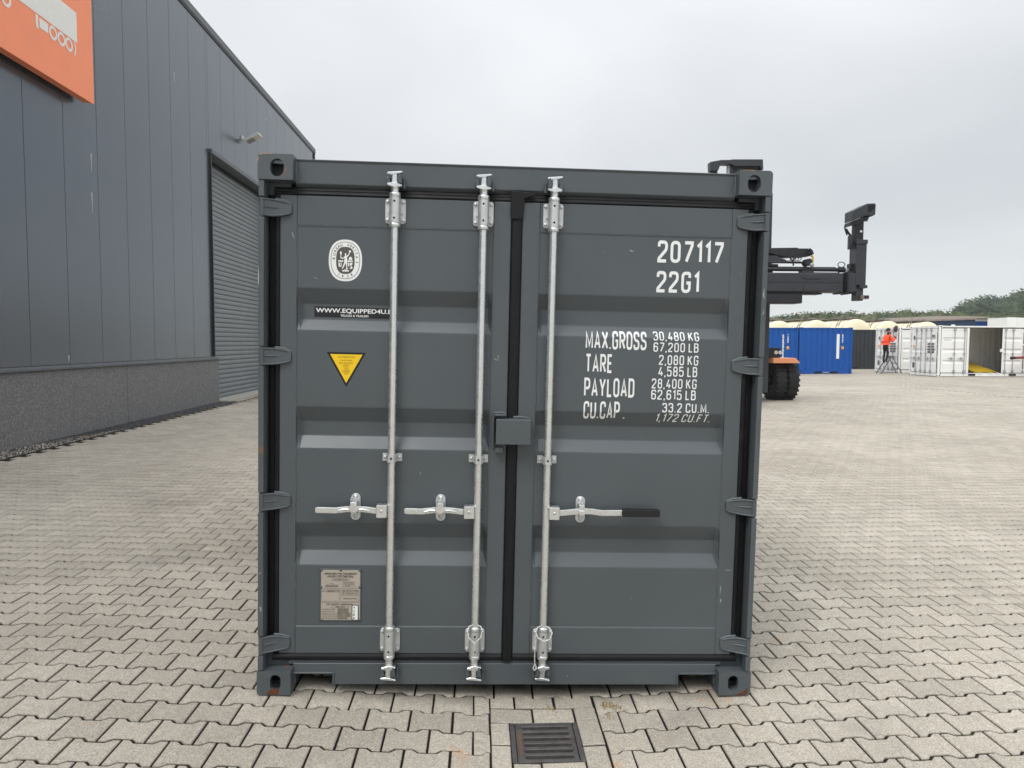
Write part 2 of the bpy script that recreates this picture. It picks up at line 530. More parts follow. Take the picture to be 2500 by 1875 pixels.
for x, y in cells:
    if x + .1 > FX0 and x - .1 < FX1 and y - .1 < FY1 and y + .1 > FY0:
        # stones cut to fit the block frame round the drain
        base = [(p[0] + x, p[1] + y) for p in OUT]
        for (fx, fy, c) in ((1, 0, FX0), (-1, 0, -FX1), (0, -1, -FY1), (0, 1, FY0)):
            pc = clip_half(base, fx, fy, c)
            if fy != 0:
                pc = clip_half(clip_half(pc, 1, 0, FX1), -1, 0, -FX0) if pc else pc
            if len(pc) > 2 and area(pc) > .0035:
                cx, cy = sum(p[0] for p in pc) / len(pc), sum(p[1] for p in pc) / len(pc)
                loc = [(p[0] - cx, p[1] - cy) for p in pc]
                s0 = .93
                o_ = [(p[0] * s0, p[1] * s0) for p in loc]; t_ = [(p[0] * .9, p[1] * .9) for p in loc]
                place_stone(stone_mesh('cut_stone', o_, t_), cx, cy, 1.5, 'paving_stone')
                n_ind += 1
    else:
        full.append((x, y))
def rblock(w_, d_):
    q = [(-w_ / 2, -d_ / 2), (w_ / 2, -d_ / 2), (w_ / 2, d_ / 2), (-w_ / 2, d_ / 2)]
    return stone_mesh('block', offset_poly(q, .0045), offset_poly(q, .0085))
for (a, b, c, d) in ((FX0, .120, -.150, FY1), (.120, .322, -.150, FY1), (.322, FX1, -.132, FY1),
                     (FX0, DX0, -.335, -.150), (FX0, DX0, -.535, -.335), (DX1, FX1, -.342, -.132), (DX1, FX1, -.548, -.342),
                     (DX0, .130, -.60, DY0), (.130, DX1, -.60, DY0), (FX0, DX0, -.80, -.535), (DX1, FX1, -.80, -.548),
                     (DX0, .165, -.80, -.60), (.165, DX1, -.80, -.60)):
    place_stone(rblock(b - a, d - c), (a + b) / 2, (c + d) / 2, 2.2); n_ind += 1
def visible(c):
    x, y = c
    if 0 < y < 6.1 and abs(x) < 1.25: return False
    q = proj((x, y, gz(x, y)))
    return q is not None and -40 < q[0] < 2540 and q[1] < 1915
full.sort(key=lambda c: (not visible(c), (c[0] - CAM.x) ** 2 + (c[1] - CAM.y) ** 2))
nk = 300 - n_ind
for c in full[:nk]:
    place_stone(stone, *c)
rest = np.array(full[nk:])
def stones_block(pts, rings, name):
    """rings: list of (outline, z) from bottom to top; joined into one mesh"""
    n = len(pts); k = 12
    R_ = len(rings)
    loc = np.array([[(p[0], p[1], z) for p in o] for o, z in rings]).reshape(-1, 3)          # (R*12,3)
    rs = np.random.RandomState(5)
    sl = (np_gz(pts[:, 0] + .06, pts[:, 1]) - np_gz(pts[:, 0] - .06, pts[:, 1])) / .12 + rs.normal(0, .004, n)
    sy_ = rs.normal(0, .004, n); rz = rs.normal(0, .004, n)
    zz = np_gz(pts[:, 0], pts[:, 1]) + rs.uniform(-.0016, .0016, n)
    lx, ly, lz = loc[:, 0], loc[:, 1], loc[:, 2]
    X = pts[:, 0:1] + lx - ly * rz[:, None]
    Y = pts[:, 1:2] + ly + lx * rz[:, None]
    Z = zz[:, None] + lz + lx * sl[:, None] + ly * sy_[:, None]
    V = np.stack([X, Y, Z], -1).reshape(-1, 3)
    fl, tot = [], []
    fl += list(range((R_ - 1) * k, R_ * k)); tot.append(k)
    for r in range(R_ - 1):
        for i in range(k):
            l = (i + 1) % k
            fl += [r * k + i, r * k + l, (r + 1) * k + l, (r + 1) * k + i]; tot.append(4)
    fl, tot = np.array(fl), np.array(tot)
    loops = (fl[None, :] + (np.arange(n) * R_ * k)[:, None]).reshape(-1)
    tots = np.tile(tot, n)
    starts = np.concatenate([[0], np.cumsum(tots)[:-1]])
    me = bpy.data.meshes.new(name)
    me.vertices.add(len(V)); me.vertices.foreach_set('co', V.astype(np.float32).reshape(-1))
    me.loops.add(len(loops)); me.loops.foreach_set('vertex_index', loops.astype(np.int32))
    me.polygons.add(len(tots)); me.polygons.foreach_set('loop_start', starts.astype(np.int32))
    me.update(calc_edges=True)
    return me
nr = rest[:, 1] < 5
for sel, rings in ((nr, [(P_OUT, -.045), (P_OUT, -.0035), (P_TOP, 0.)]), (~nr, [(P_OUT, -.045), (P_OUT, -.003), (P_TOP, 0.)])):
    tag(mk('paving_stones', stones_block(rest[sel], rings, 'paving_stones'), M['paver'], paving), kind='stuff')

# drain: grate with slots, frame and pit
dz = gz(.16, -.31) + .001
dr = empty('drain', (.164, -.312, dz), 'small square cast iron drain grate set in the paving before the grey container', 'drain')
hw, hd = (DX1 - DX0) / 2, (DY1 - DY0) / 2
gm = MB(); gm.box(-hw + .024, hw - .024, -hd + .008, hd - .008, -.03, .0)
def stadium(cx, cy, l, r, n=8):
    p = [(cx + l / 2 + r * math.cos(a), cy + r * math.sin(a)) for a in [(-90 + 180 * i / n) * math.pi / 180 for i in range(n + 1)]]
    return p + [(cx - l / 2 + r * math.cos(a), cy + r * math.sin(a)) for a in [(90 + 180 * i / n) * math.pi / 180 for i in range(n + 1)]]
cutm = []
for i in range(6):
    m_ = MB(); m_.prism(stadium(.006, .116 - i * .0465, .190, .0128), 'z', -.05, .02); cutm.append(m_.mesh('c'))
mk('grate', cut(gm.mesh('g'), cutm), M['cast_iron'], dr, .002, 1)
fm = MB()
fm.box(-hw, -hw + .021, -hd, hd, -.06, .003); fm.box(hw - .021, hw, -hd, hd, -.06, .003)
fm.box(-hw + .022, hw - .022, hd - .006, hd, -.06, .003); fm.box(-hw + .022, hw - .022, -hd, -hd + .006, -.06, .003)
fm.build('frame', M['cast_iron'], dr, .0015, 1)
MB().box(-hw + .034, -hw + .048, -hd + .05, hd - .06, .0005, .0022).build('name_strip', pmat('rusty_strip', (0.13, 0.075, 0.05), .8, var=.4, vscale=60), dr)
MB().box(-.07, .09, -.0055, .0055 - .002, .0005, .0020).build('name_strip', M['cast_iron'], dr)
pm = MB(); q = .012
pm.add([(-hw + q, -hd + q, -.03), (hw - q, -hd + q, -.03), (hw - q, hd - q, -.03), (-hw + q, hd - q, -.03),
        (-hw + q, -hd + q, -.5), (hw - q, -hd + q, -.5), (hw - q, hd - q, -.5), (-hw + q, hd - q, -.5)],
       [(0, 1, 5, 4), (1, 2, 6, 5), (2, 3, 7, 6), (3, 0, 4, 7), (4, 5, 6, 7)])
pm.build('pit', M['hole_shade'], dr, fix=False)

# ================================================================== text helpers
def text_mesh(s, size, align='CENTER', space=1.0, bold=0.0):
    cu = bpy.data.curves.new('t', 'FONT')
    cu.body = s; cu.size = size; cu.align_x = align; cu.space_character = space; cu.offset = bold
    cu.resolution_u = 3
    o = bpy.data.objects.new('t', cu); C.objects.link(o)
    dg = bpy.context.evaluated_depsgraph_get()
    me = bpy.data.meshes.new_from_object(o.evaluated_get(dg))
    bpy.data.objects.remove(o); bpy.data.curves.remove(cu)
    return me
def fit_text(mb, s, x0, x1, z0, z1, y, space=1.0, bold=0.0, fn=None):
    """flat lettering in an x-z plane at depth y, stretched to fill the given box (fn maps x,z to a point)"""
    me = text_mesh(s, 1.0, 'LEFT', space, bold)
    vs = [v.co for v in me.vertices]
    ax, bx = min(v.x for v in vs), max(v.x for v in vs)
    ay, by = min(v.y for v in vs), max(v.y for v in vs)
    sx, sz = (x1 - x0) / (bx - ax), (z1 - z0) / max(by - ay, 1e-6)
    pts = [(x0 + (v.x - ax) * sx, z0 + (v.y - ay) * sz) for v in vs]
    mb.add([fn(*p) if fn else (p[0], y, p[1]) for p in pts], [tuple(p.vertices) for p in me.polygons])
    bpy.data.meshes.remove(me)

# ================================================================== warehouse on the left
M['clad'] = pmat('slate_blue_cladding', (0.108, 0.126, 0.148), 0.25, metal=.6, var=0.05, vscale=.6, spec=1.0, rvar=.03, col2=(0.125, 0.145, 0.167), c2amt=.3, c2scale=.4, c2lo=.45, c2hi=.7)
M['trim'] = pmat('dark_trim', (0.075, 0.083, 0.09), 0.42, var=0.08)
M['trim_dark'] = pmat('black_trim', (0.018, 0.020, 0.023), 0.5, var=0.1)
M['plinth'] = pmat('exposed_aggregate', (0.128, 0.126, 0.126), 0.85, var=0.08, vscale=.8, bump=0.004, bscale=55, col2=(0.26, 0.258, 0.255), c2amt=.9, c2scale=42, c2lo=.45, c2hi=.65)
M['slat'] = pmat('door_slat', (0.145, 0.165, 0.175), 0.42, var=0.05, vscale=1.5)
M['concrete'] = pmat('pale_concrete', (0.36, 0.34, 0.30), 0.85, var=0.15, vscale=4, bump=.002, bscale=60)
M['gravel'] = pmat('dark_gravel', (0.055, 0.056, 0.06), 0.9, var=0.5, vscale=25)
M['straw'] = pmat('dry_grass', (0.27, 0.20, 0.075), 0.8, var=0.3, vscale=8)
M['orange'] = pmat('orange_sign', (0.97, 0.285, 0.13), 0.5, var=0.05, vscale=5, col2=(0.80, 0.25, 0.14), c2amt=.5, c2scale=2.5, c2lo=.45, c2hi=.7)
M['sign_white'] = pmat('sign_white', (0.78, 0.77, 0.73), 0.5, var=0.06, vscale=6)
M['lamp_body'] = pmat('lamp_grey', (0.55, 0.56, 0.56), 0.45, var=0.05)
M['lamp_glass'] = pmat('lamp_glass', (0.50, 0.49, 0.42), 0.25, var=0.05)
M['lamp_dark'] = pmat('lamp_dark', (0.13, 0.13, 0.125), 0.4, var=0.05)
WX = -6.70
wh = empty('warehouse', (WX, 8, gz(WX, 8)), 'tall slate grey clad warehouse with speckled concrete plinth and roller door', 'building')
wh_inv = (-WX, -8, -gz(WX, 8))
def wp(mb, name, mat, parent=None, bevel=0):
    o = mb.build(name, mat, parent or wh, bevel)
    if parent is None: o.location = wh_inv
    return o
ZT, ZP, YE = 9.35, 1.285, 25.73
DYA, DYB, DZT = 14.52, 20.0, 6.30            # roller door opening
seams = [7.36 + i for i in range(-15, 19)]
# each cladding panel
for i in range(len(seams) - 1):
    a, b = seams[i] + .005, min(seams[i + 1], YE) - .005
    if a > YE - .1: break
    ins = lambda lo, hi, z0: wp(MB().box(WX - .10, WX - .035, lo, hi, z0, ZT - .12), 'cladding_panel', M['clad'], bevel=.004)
    if b <= DYA + .06 or a >= DYB - .01: ins(a, b, ZP + .075)
    else:
        if a < DYA: ins(a, DYA - .03, ZP + .075)
        ins(max(a, DYA - .02), min(b, DYB + .5), DZT + .12)
mb = MB().box(WX - 22, WX - .45, -8, YE - .06, .1, ZT - .2)
mb.box(WX - .449, WX - .162, -8, DYA - .05, .1, ZT - .2).box(WX - .449, WX - .162, DYB + .13, YE - .06, .1, ZT - .2).box(WX - .449, WX - .162, DYA - .049, DYB + .129, DZT + .13, ZT - .2)
wp(mb, 'core', M['trim_dark'])
mb = MB().box(WX - 22.2, WX - .0, -8.1, YE + .04, ZT - .11, ZT + .06)
wp(mb, 'roof_edge', M['trim'], bevel=.01)
wp(MB().box(WX - .104, WX - .012, -8.1, YE + .03, ZT - .16, ZT - .115), 'roof_gap', M['trim_dark'])
wp(MB().box(WX - .14, WX - .02, YE - .05, YE + .03, .2, ZT - .165), 'corner_trim', M['trim'])
# plinth panels, each a slab
py_ = [-8, -3.9, 0.7, 5.4, 10.12, 14.79]
for i in range(len(py_) - 1):
    wp(MB().box(WX - .16, WX, py_[i] + .007, py_[i + 1] - .007, .05, ZP), 'plinth_panel', M['plinth'], bevel=.006)
wp(MB().box(WX - .16, WX, DYB + .2, YE, .05, ZP), 'plinth_panel', M['plinth'], bevel=.006)
for a, b in ((-8, 5.2), (5.205, 10.02), (10.025, 14.84), (DYB + .15, YE)):
    mb = MB().prism([(WX - .09, ZP + .07), (WX - .03, ZP + .07), (WX - .02, ZP + .04), (WX + .035, ZP + .028), (WX + .035, ZP + .006), (WX - .09, ZP + .006)], 'y', a, b)
    wp(mb, 'sill_flashing', M['trim'])
# roller door
jb = MB()
jb.box(WX - .30, WX + .02, DYA - .045, DYA, ZP + .08, DZT + .10)
wp(jb, 'door_jamb', M['trim_dark'], bevel=.004)
wp(MB().box(WX - .30, WX + .02, DYB, DYB + .12, .15, DZT + .10), 'door_jamb', M['trim'], bevel=.004)
wp(MB().box(WX - .30, WX + .04, DYA - .05, DYB + .12, DZT + .02, DZT + .12), 'door_lintel', M['trim'], bevel=.004)
rd = wp(MB().box(WX - .40, WX - .345, DYA, DYB, .23, DZT + .02), 'roller_door', M['trim_dark'])
sl = MB().prism([(-.002, .004), (.012, .016), (.018, .06), (.012, .108), (-.002, .121), (-.03, .121), (-.03, .004)], 'y', 0, DYB - DYA - .08)
slm = sl.mesh('slat'); slm.materials.append(M['slat'])
for i in range(48):
    o = inst('slat', slm, rd, (WX - .325, DYA + .04, .235 + i * .125))
wp(MB().box(WX - .3, WX + .22, DYA + .26, DYB + .3, .06, gz(WX, 16) + .035), 'threshold', M['concrete'], bevel=.01)
# bird streaks on the cladding, each a thin splash
for u, v, h_ in ((222, 375, .30), (224, 470, .35), (425, 176, .22), (650, 289, .12), (168, 868, .12)):
    p_ = on_x(u, v, WX - .034)
    mb = MB()
    w_ = .009
    mb.add([(WX - .033, p_.y - w_, p_.z), (WX - .033, p_.y + w_, p_.z), (WX - .033, p_.y + w_ * .7, p_.z - h_ * .5), (WX - .033, p_.y + w_ * .3, p_.z - h_), (WX - .033, p_.y - w_ * .1, p_.z - h_), (WX - .033, p_.y - w_ * .5, p_.z - h_ * .4)], [(0, 1, 2, 3, 4, 5)])
    o = mb.build('bird_streak', M['sign_white'], wh, fix=False); o.location = wh_inv

# orange sign box with a lorry drawn on it
SX = -6.5
sg = empty('company_sign', (SX, 6.6, 5.63), 'large orange sign box with white lorry drawing high on the warehouse', 'sign')
so = Vector((-SX, -6.6, -5.63))
def sp(mb, name, mat, bevel=0, fix=True):
    o = mb.build(name, mat, sg, bevel, fix=fix); o.location = so; return o
sp(MB().box(SX - .012, SX, 3.2, 8.86, 5.63, 9.0), 'sign_face', M['orange'], .004)
mb = MB()
mb.box(SX - .155, SX - .014, 3.2, 8.82, 5.645, 5.685); mb.box(SX - .155, SX - .014, 3.2, 8.82, 8.95, 8.99)
mb.box(SX - .155, SX - .014, 8.76, 8.82, 5.69, 8.945); mb.box(SX - .155, SX - .014, 3.2, 3.26, 5.69, 8.945)
sp(mb, 'sign_frame', M['orange'])
def flat(poly, name='lorry_drawing'):
    n = len(poly)
    return sp(MB().add([(SX + .004, p[0], p[1]) for p in poly], [tuple(range(n))]), name, M['sign_white'], fix=False)
flat([(4.9, 6.43), (8.395, 6.43), (8.395, 6.895), (4.9, 6.895)], 'trailer_drawing')
flat([(7.335, 6.41), (7.395, 6.41), (7.395, 6.25), (7.41, 6.25), (7.41, 6.225), (7.345, 6.225), (7.345, 6.27), (7.335, 6.27)], 'leg_drawing')
flat([(7.425, 6.395), (7.635, 6.395), (7.635, 6.255), (7.425, 6.255)], 'box_drawing')
def ring(cy, cz, r0, r1, a0=0, a1=360, name='wheel_drawing'):
    n = 28; mb = MB(); vs, fs = [], []
    for i in range(n + 1):
        a = R(a0 + (a1 - a0) * i / n)
        for r_ in (r0, r1):
            vs.append((SX + .0045, cy + r_ * math.cos(a), cz + r_ * math.sin(a)))
    fs = [(2 * i, 2 * i + 1, 2 * i + 3, 2 * i + 2) for i in range(n)]
    sp(mb.add(vs, fs), name, M['sign_white'], fix=False)
for cy in (7.755, 7.965, 8.165, 6.70, 5.3): ring(cy, 6.315, .062, .103)
ring(8.165, 6.315, .16, .19, -38, 38, 'mudguard_drawing')
sp(MB().box(-6.735, SX - .156, 4.0, 4.1, 5.7, 8.9).box(-6.735, SX - .156, 8.0, 8.1, 5.7, 8.9), 'bracket', M['trim'])

# floodlight on an arm over the door
fl = empty('floodlight', (-6.735, 16.95, 7.36), 'grey floodlight on a short arm above the roller door', 'floodlight')
mb = MB().box(0, .03, -.06, .06, -.07, .07); mb.tube([(.02, 0, 0), (.07, .0, -.03), (.13, 0, -.07)], .026, 10)
mb.build('arm', M['lamp_body'], fl)
p0, p1 = Vector((.12, 0, -.09)), Vector((.50, .0, .115))
dv = (p1 - p0).normalized(); sd = Vector((0, 1, 0)); sd = (sd - dv * sd.dot(dv)).normalized(); nn = dv.cross(sd)
def lbox(a, b, w0, w1, t0, t1):
    vs = [p0 + dv * s_ + sd * q_ + nn * r_ for r_ in (t0, t1) for s_, q_ in ((a, w0), (b, w0), (b, w1), (a, w1))]
    return MB().add(vs, [(0, 3, 2, 1), (4, 5, 6, 7), (0, 1, 5, 4), (1, 2, 6, 5), (2, 3, 7, 6), (3, 0, 4, 7)])
ln = (p1 - p0).length
lbox(0, ln, -.17, .17, -.035, .035).build('housing', M['lamp_body'], fl, .008)
sgn = -1 if nn.z > 0 else 1
for a, b, mm in ((.03, ln * .55, 'lamp_dark'), (ln * .57, ln * .75, 'lamp_glass'), (ln * .77, ln - .03, 'lamp_glass')):
    t0, t1 = sorted((sgn * .036, sgn * .042))
    lbox(a, b, -.145, .145, t0, t1).build('lens', M[mm], fl)

# gravel strip and weeds along the plinth
gv = MB(); r2 = random.Random(11)
for i in range(len(seams)):
    pass
gv.add([(WX, -4, gz(WX, 0) - .004), (NX0, -4, gz(NX0, 0) - .002), (NX0, 14.8, gz(NX0, 10) + .006), (WX, 14.8, gz(WX, 10) + .004)], [(0, 1, 2, 3)])
for i in range(7000):
    x, y = r2.uniform(WX + .01, NX0 + .03), r2.uniform(0, 15.0)
    if y < 3 and r2.random() < .7: continue
    s_ = r2.uniform(.006, .015); z = gz(x, y) + s_ * .3
    a = r2.uniform(0, 6.28)
    ca, sa = math.cos(a) * s_, math.sin(a) * s_
    gv.add([(x + ca, y + sa, z - .004), (x - sa * .8, y + ca * .8, z - .004), (x - ca, y - sa, z - .004), (x + sa * .9, y - ca * .9, z - .004), (x + sa * .2, y, z + s_ * .7)],
           [(0, 1, 4), (1, 2, 4), (2, 3, 4), (3, 0, 4)])
tag(gv.build('gravel', M['gravel'], fix=False), kind='stuff')
gw_ = MB()
def tuft(x, y, n, h, spread):
    for _ in range(n):
        a, t = r2.uniform(0, 6.28), r2.uniform(.2, 1)
        bx, by = x + r2.gauss(0, spread), y + r2.gauss(0, spread)
        z = gz(bx, by); hh = h * r2.uniform(.5, 1.2)
        ex, ey = bx + math.cos(a) * hh * t, by + math.sin(a) * hh * t
        gw_.add([(bx - .003, by, z), (bx + .003, by, z), (ex, ey, z + hh * (1.1 - t * .6))], [(0, 1, 2)])
for y in (8.1, 8.3, 10.9, 11.4, 12.9): tuft(-6.36, y, 26, .06, .06)
for _ in range(40): tuft(r2.uniform(-6.65, -5.9), r2.uniform(14.7, 18.5), 12, .07, .09)
tuft(.50, -.02, 24, .03, .02); tuft(.53, -.05, 20, .025, .02); tuft(.49, -.13, 14, .02, .015); tuft(.22, -.03, 12, .02, .02)
tag(gw_.build('dry_weeds', M['straw'], fix=False), kind='stuff')

# ================================================================== the grey shipping container
CM = Matrix(((0.9998240, 0.0011280, 0.0187244), (-0.0010880, 0.9999971, -0.0021487), (-0.0187268, 0.0021279, 0.9998224)))
sc = empty('shipping_container', (0, 0, 0), 'large slate grey container standing door end on behind the drain', 'container')
sc.matrix_world = CM.to_4x4()
sc.location = (0, 0, .001)
HX, LEN, HT = 1.219, 6.058, 2.591
P, PWN = M['paint'], M['paint_worn']

# corner castings with oval holes
def stad_xz(cx, cz, l, r, n=10):
    p = [(cx + r * math.cos(a), cz + l / 2 + r * math.sin(a)) for a in [math.pi * i / n for i in range(n + 1)]]
    return p + [(cx + r * math.cos(a), cz - l / 2 + r * math.sin(a)) for a in [math.pi + math.pi * i / n for i in range(n + 1)]]
def casting_mesh(sx, top, simple=False):
    """outer corner at x=0 side sx (+1: outer face towards +x), front face y=0, outer z face at z=.118 (top) or 0"""
    r = .018; n = 5
    zo = .118 if top else 0.0
    w = .162
    pts = [(-w, 0), (-w, .118), (0, .118), (0, 0)]
    poly = []
    for (x, z) in ((-w, 0), (0, 0), (0, .118), (-w, .118)):
        if x == 0 and abs(z - zo) < 1e-6:
            cx, cz = -r, (z - r if top else z + r)
            rngs = range(n + 1) if top else range(n, -1, -1)
            arc = [(cx + r * math.cos(R(90 * i / n)), cz + (r if top else -r) * math.sin(R(90 * i / n))) for i in rngs]
            poly += arc
        else:
            poly.append((x, z))
    b = MB().prism([(p[0] * sx, p[1]) for p in poly], 'y', 0, .178)
    me = b.mesh('casting')
    if simple: return me
    cz = .059 + (-.004 if top else .004)
    hr, hl = (.0315, .019) if top else (.0255, .027)
    cs = [MB().prism([(p[0] * sx, p[1]) for p in stad_xz(-.089, cz, hl, hr)], 'y', -.02, .05).mesh('c'),
          MB().box(*sorted((-.14 * sx, -.03 * sx)), .028, .150, .018, .100).mesh('c'),
          MB().prism([(p[0], p[1]) for p in stad_xz(.0889, cz, .020, .022)], 'x', *sorted((-.06 * sx, .02 * sx))).mesh('c')]
    zt = (.08, .14) if top else (-.02, .03)
    cs.append(MB().prism([(-.089 * sx + p[1], .089 + p[0]) for p in stad_xz(0, 0, .055, .030)], 'z', *zt).mesh('c'))
    return cut(me, cs)
cast = {}
for sx in (-1, 1):
    for top in (0, 1):
        cm = casting_mesh(sx, top); cm.materials.append(PWN); cast[(sx, top)] = cm
        o = inst('corner_casting', cm, sc, (sx * HX, 0, 2.473 if top else 0))
        bv = o.modifiers.new('bevel', 'BEVEL'); bv.width = .0025; bv.segments = 2; bv.limit_method = 'ANGLE'; bv.angle_limit = R(50)
        inst('corner_casting', cast[(sx, top)], sc, (sx * HX, LEN, 2.473 if top else 0), scale=(1, -1, 1))
# rust worn into the lower castings
rst = pmat('rust', (0.105, 0.032, 0.010), .9, var=.6, vscale=40)
mb = MB().prism([(-1.172, .004), (-1.115, .004), (-1.113, .022), (-1.118, .034), (-1.15, .030), (-1.162, .018)], 'y', -.0006, .001)
mb.build('rust_mark', rst, sc)
mb = MB().prism([(1.13, .0035), (1.198, .0035), (1.206, .020), (1.203, .040), (1.19, .028), (1.17, .014)], 'y', -.0006, .001)
mb.build('rust_mark', rst, sc)
# corner posts: front strip in pieces between the hinges, web behind
HZ = [2.348, 1.648, .947, .243]
for sx in (-1, 1):
    xo, xi = sx * 1.216, sx * 1.190
    mb = MB()
    mb.prism([(sx * 1.2155, .030), (sx * 1.190, .030), (sx * 1.190, .082), (sx * 1.085, .082), (sx * 1.085, .118), (sx * 1.2155, .118)], 'z', .117, 2.474)
    post = mb.build('corner_post', P, sc, .002, 1)
    zb = [.118] + [q for h_ in sorted(HZ) for q in (h_ - .046, h_ + .046)] + [2.473]
    for k in range(0, len(zb), 2):
        MB().box(*sorted((xo, xi)), .004, .0302, zb[k] + .002, zb[k + 1] - .002).build('post_strip', PWN, post, .003, 2)
    MB().box(*sorted((sx * 1.215, sx * 1.06)), LEN - .12, LEN - .004, .117, 2.474).build('rear_post', P, sc)
# header and sill
mb = MB()
mb.prism([(.052, 2.470), (.052, 2.571), (.046, 2.577), (.046, 2.582), (.14, 2.590), (.14, 2.470), (.084, 2.452), (.075, 2.452)], 'x', -1.0575, 1.0575)
mb.build('door_header', P, sc, .002, 1)
for sx in (-1, 1):
    MB().tube([(sx * 1.054, .050, 2.478), (sx * 1.0545, .049, 2.52), (sx * 1.0535, .050, 2.572)], [.004, .006, .004], 8).build('weld_bead', M['weld'], sc)
MB().box(-1.085, 1.085, .086, .135, 2.40, 2.4515).build('inner_header', P, sc)
mb = MB()
mb.prism([(-1.0575, .137), (1.0575, .137), (1.0575, .085), (.865, .085), (.865, .030), (-.865, .030), (-.865, .085), (-1.0575, .085)], 'y', .052, .062)
mb.build('door_sill', P, sc, .002, 1)
MB().box(-1.085, 1.085, .0625, .16, .128, .150).build('threshold', P, sc, .002, 1)
for sx in (-1, 1):
    a, b = sorted((sx * .865, sx * 1.0575))
    mb = MB().box(a, b, .045, .30, .0855, .094); mb.box(*sorted((sx * .8565, sx * .8645)), .045, .30, .030, .094)
    mb.box(*sorted((sx * 1.05, sx * 1.0575)), .063, .30, .030, .085)
    mb.build('fork_pocket', P, sc, .0015, 1)
# under frame, floor, side walls, roof, end wall
mb = MB().box(-1.16, 1.16, .16, LEN - .1, .125, .15)
for k in range(16): mb.box(-1.14, 1.14, .4 + k * .36, .45 + k * .36, .04, .1245)
mb.build('under_frame', M['trim_dark'], sc)
def corr(n, pitch, depth, flat_=.42):
    """trapezoid wave: list of (along, offset)"""
    o = []
    for i in range(n):
        for t, d in ((0, 0), (flat_, 0), (.5, depth), (.5 + flat_, depth)):
            o.append(((i + t) * pitch, d))
    o.append((n * pitch, 0)); return o
def corr_sheet(pts, fn):
    mb = MB()
    vs = [fn(a, d, k) for a, d in pts for k in (0, 1)]
    mb.add(vs, [(2 * i, 2 * i + 1, 2 * i + 3, 2 * i + 2) for i in range(len(pts) - 1)])
    return mb
wc = corr(20, (LEN - .3) / 20, .036)
for sx in (-1, 1):
    corr_sheet(wc, lambda a, d, k: (sx * (1.208 - d), .15 + a, (.155, 2.49)[k])).build('side_panel', P, sc, fix=False)
    MB().box(*sorted((sx * 1.17, sx * 1.212)), .18, LEN - .18, .03, .155).build('bottom_rail', P, sc, .003, 1)
    MB().box(*sorted((sx * 1.15, sx * 1.212)), .18, LEN - .18, 2.49, 2.55).build('top_rail', P, sc, .003, 1)
corr_sheet(corr(26, (LEN - .32) / 26, -.02), lambda a, d, k: ((-1.16, 1.16)[k], .16 + a, 2.578 + d)).build('roof_panel', P, sc, fix=False)
corr_sheet(corr(9, 2.12 / 9, .045), lambda a, d, k: (-1.06 + a, LEN - .02 - d, (.12, 2.5)[k])).build('end_panel', P, sc, fix=False)

# doors
FY, PY, DEP = .055, .0605, .038
PROF = [(2.275, 0), (1.985, 0), (1.978, .001), (1.906, DEP - .001), (1.899, DEP), (1.836, DEP), (1.829, DEP - .001), (1.779, .001), (1.772, 0),
        (1.414, 0), (1.407, .001), (1.336, DEP - .001), (1.329, DEP), (1.270, DEP), (1.263, DEP - .001), (1.207, .001), (1.200, 0),
        (.845, 0), (.838, .001), (.764, DEP - .001), (.757, DEP), (.699, DEP), (.692, DEP - .001), (.630, .001), (.623, 0), (.322, 0)]
def panel_y(z):
    if z >= PROF[0][0]: return PY
    for (a, da), (b, db) in zip(PROF, PROF[1:]):
        if b <= z <= a: return PY + da + (db - da) * (a - z) / (a - b)
    return PY
ZB, ZTOP = .186, 2.415
def make_door(sx, name):
    """sx=-1: left leaf"""
    xo, xi = sx * 1.130, (-.031 if sx < 0 else .023)
    so_, si_ = sx * 1.0505, (-.1155 if sx < 0 else .1085)
    lo, hi = sorted((xo, xi)); plo, phi = sorted((so_, si_))
    d = MB()
    # frame rails butt against the stiles
    d.box(*sorted((xo, so_)), FY, .105, ZB, ZTOP)
    o = d.build(name, P, sc, .004, 2)
    MB().box(*sorted((xi, si_)), FY, .105, ZB, ZTOP).build('door_stile', P, o, .004, 2)
    MB().box(plo + .0004, phi - .0004, FY + .0015, .103, 2.2755, ZTOP).build('top_rail', P, o, .002, 1)
    MB().box(plo + .0004, phi - .0004, FY + .0015, .103, ZB, .3215).build('bottom_rail', P, o, .002, 1)
    n = 12
    vs, fs = [], []
    for z, dd in PROF:
        for t in (0, .02, 1 - .02, 1):
            x = plo + (phi - plo) * t
            e = 1.0 if t in (.02, .98) else .55
            vs.append((x, PY + dd * e, z))
    for i in range(len(PROF) - 1):
        for k in range(3):
            a = i * 4 + k; fs.append((a, a + 4, a + 5, a + 1))
    MB().add(vs, fs).build('door_panel', P, o, fix=False)
    # welds round the panel
    for zz in (2.2745, .3225):
        pts = [(plo + (phi - plo) * i / 40, FY + .0055, zz + random.uniform(-.0007, .0007)) for i in range(41)]
        MB().tube(pts, [.0032 + random.uniform(-.0005, .0006) for _ in pts], 6).build('weld_bead', M['weld'], o, fix=False)
    for xx in (plo, phi):
        zz = [.322 + (2.275 - .322) * i / 120 for i in range(121)]
        pts = [(xx + random.uniform(-.0012, .0012), min(panel_y(z) - .001 + (panel_y(z) - PY) * -.45, .085), z) for z in zz]
        MB().tube(pts, [.0028 + random.uniform(-.0012, .0016) for _ in pts], 5).build('weld_bead', M['weld'], o, fix=False)
    return o, (lo, hi, plo, phi)
dL, bL = make_door(-1, 'door')
dR, bR = make_door(1, 'door')
tag(dL, 'left container door with two locking bars and all the plates'); tag(dR, 'right container door with one locking bar and the stencilled numbers')

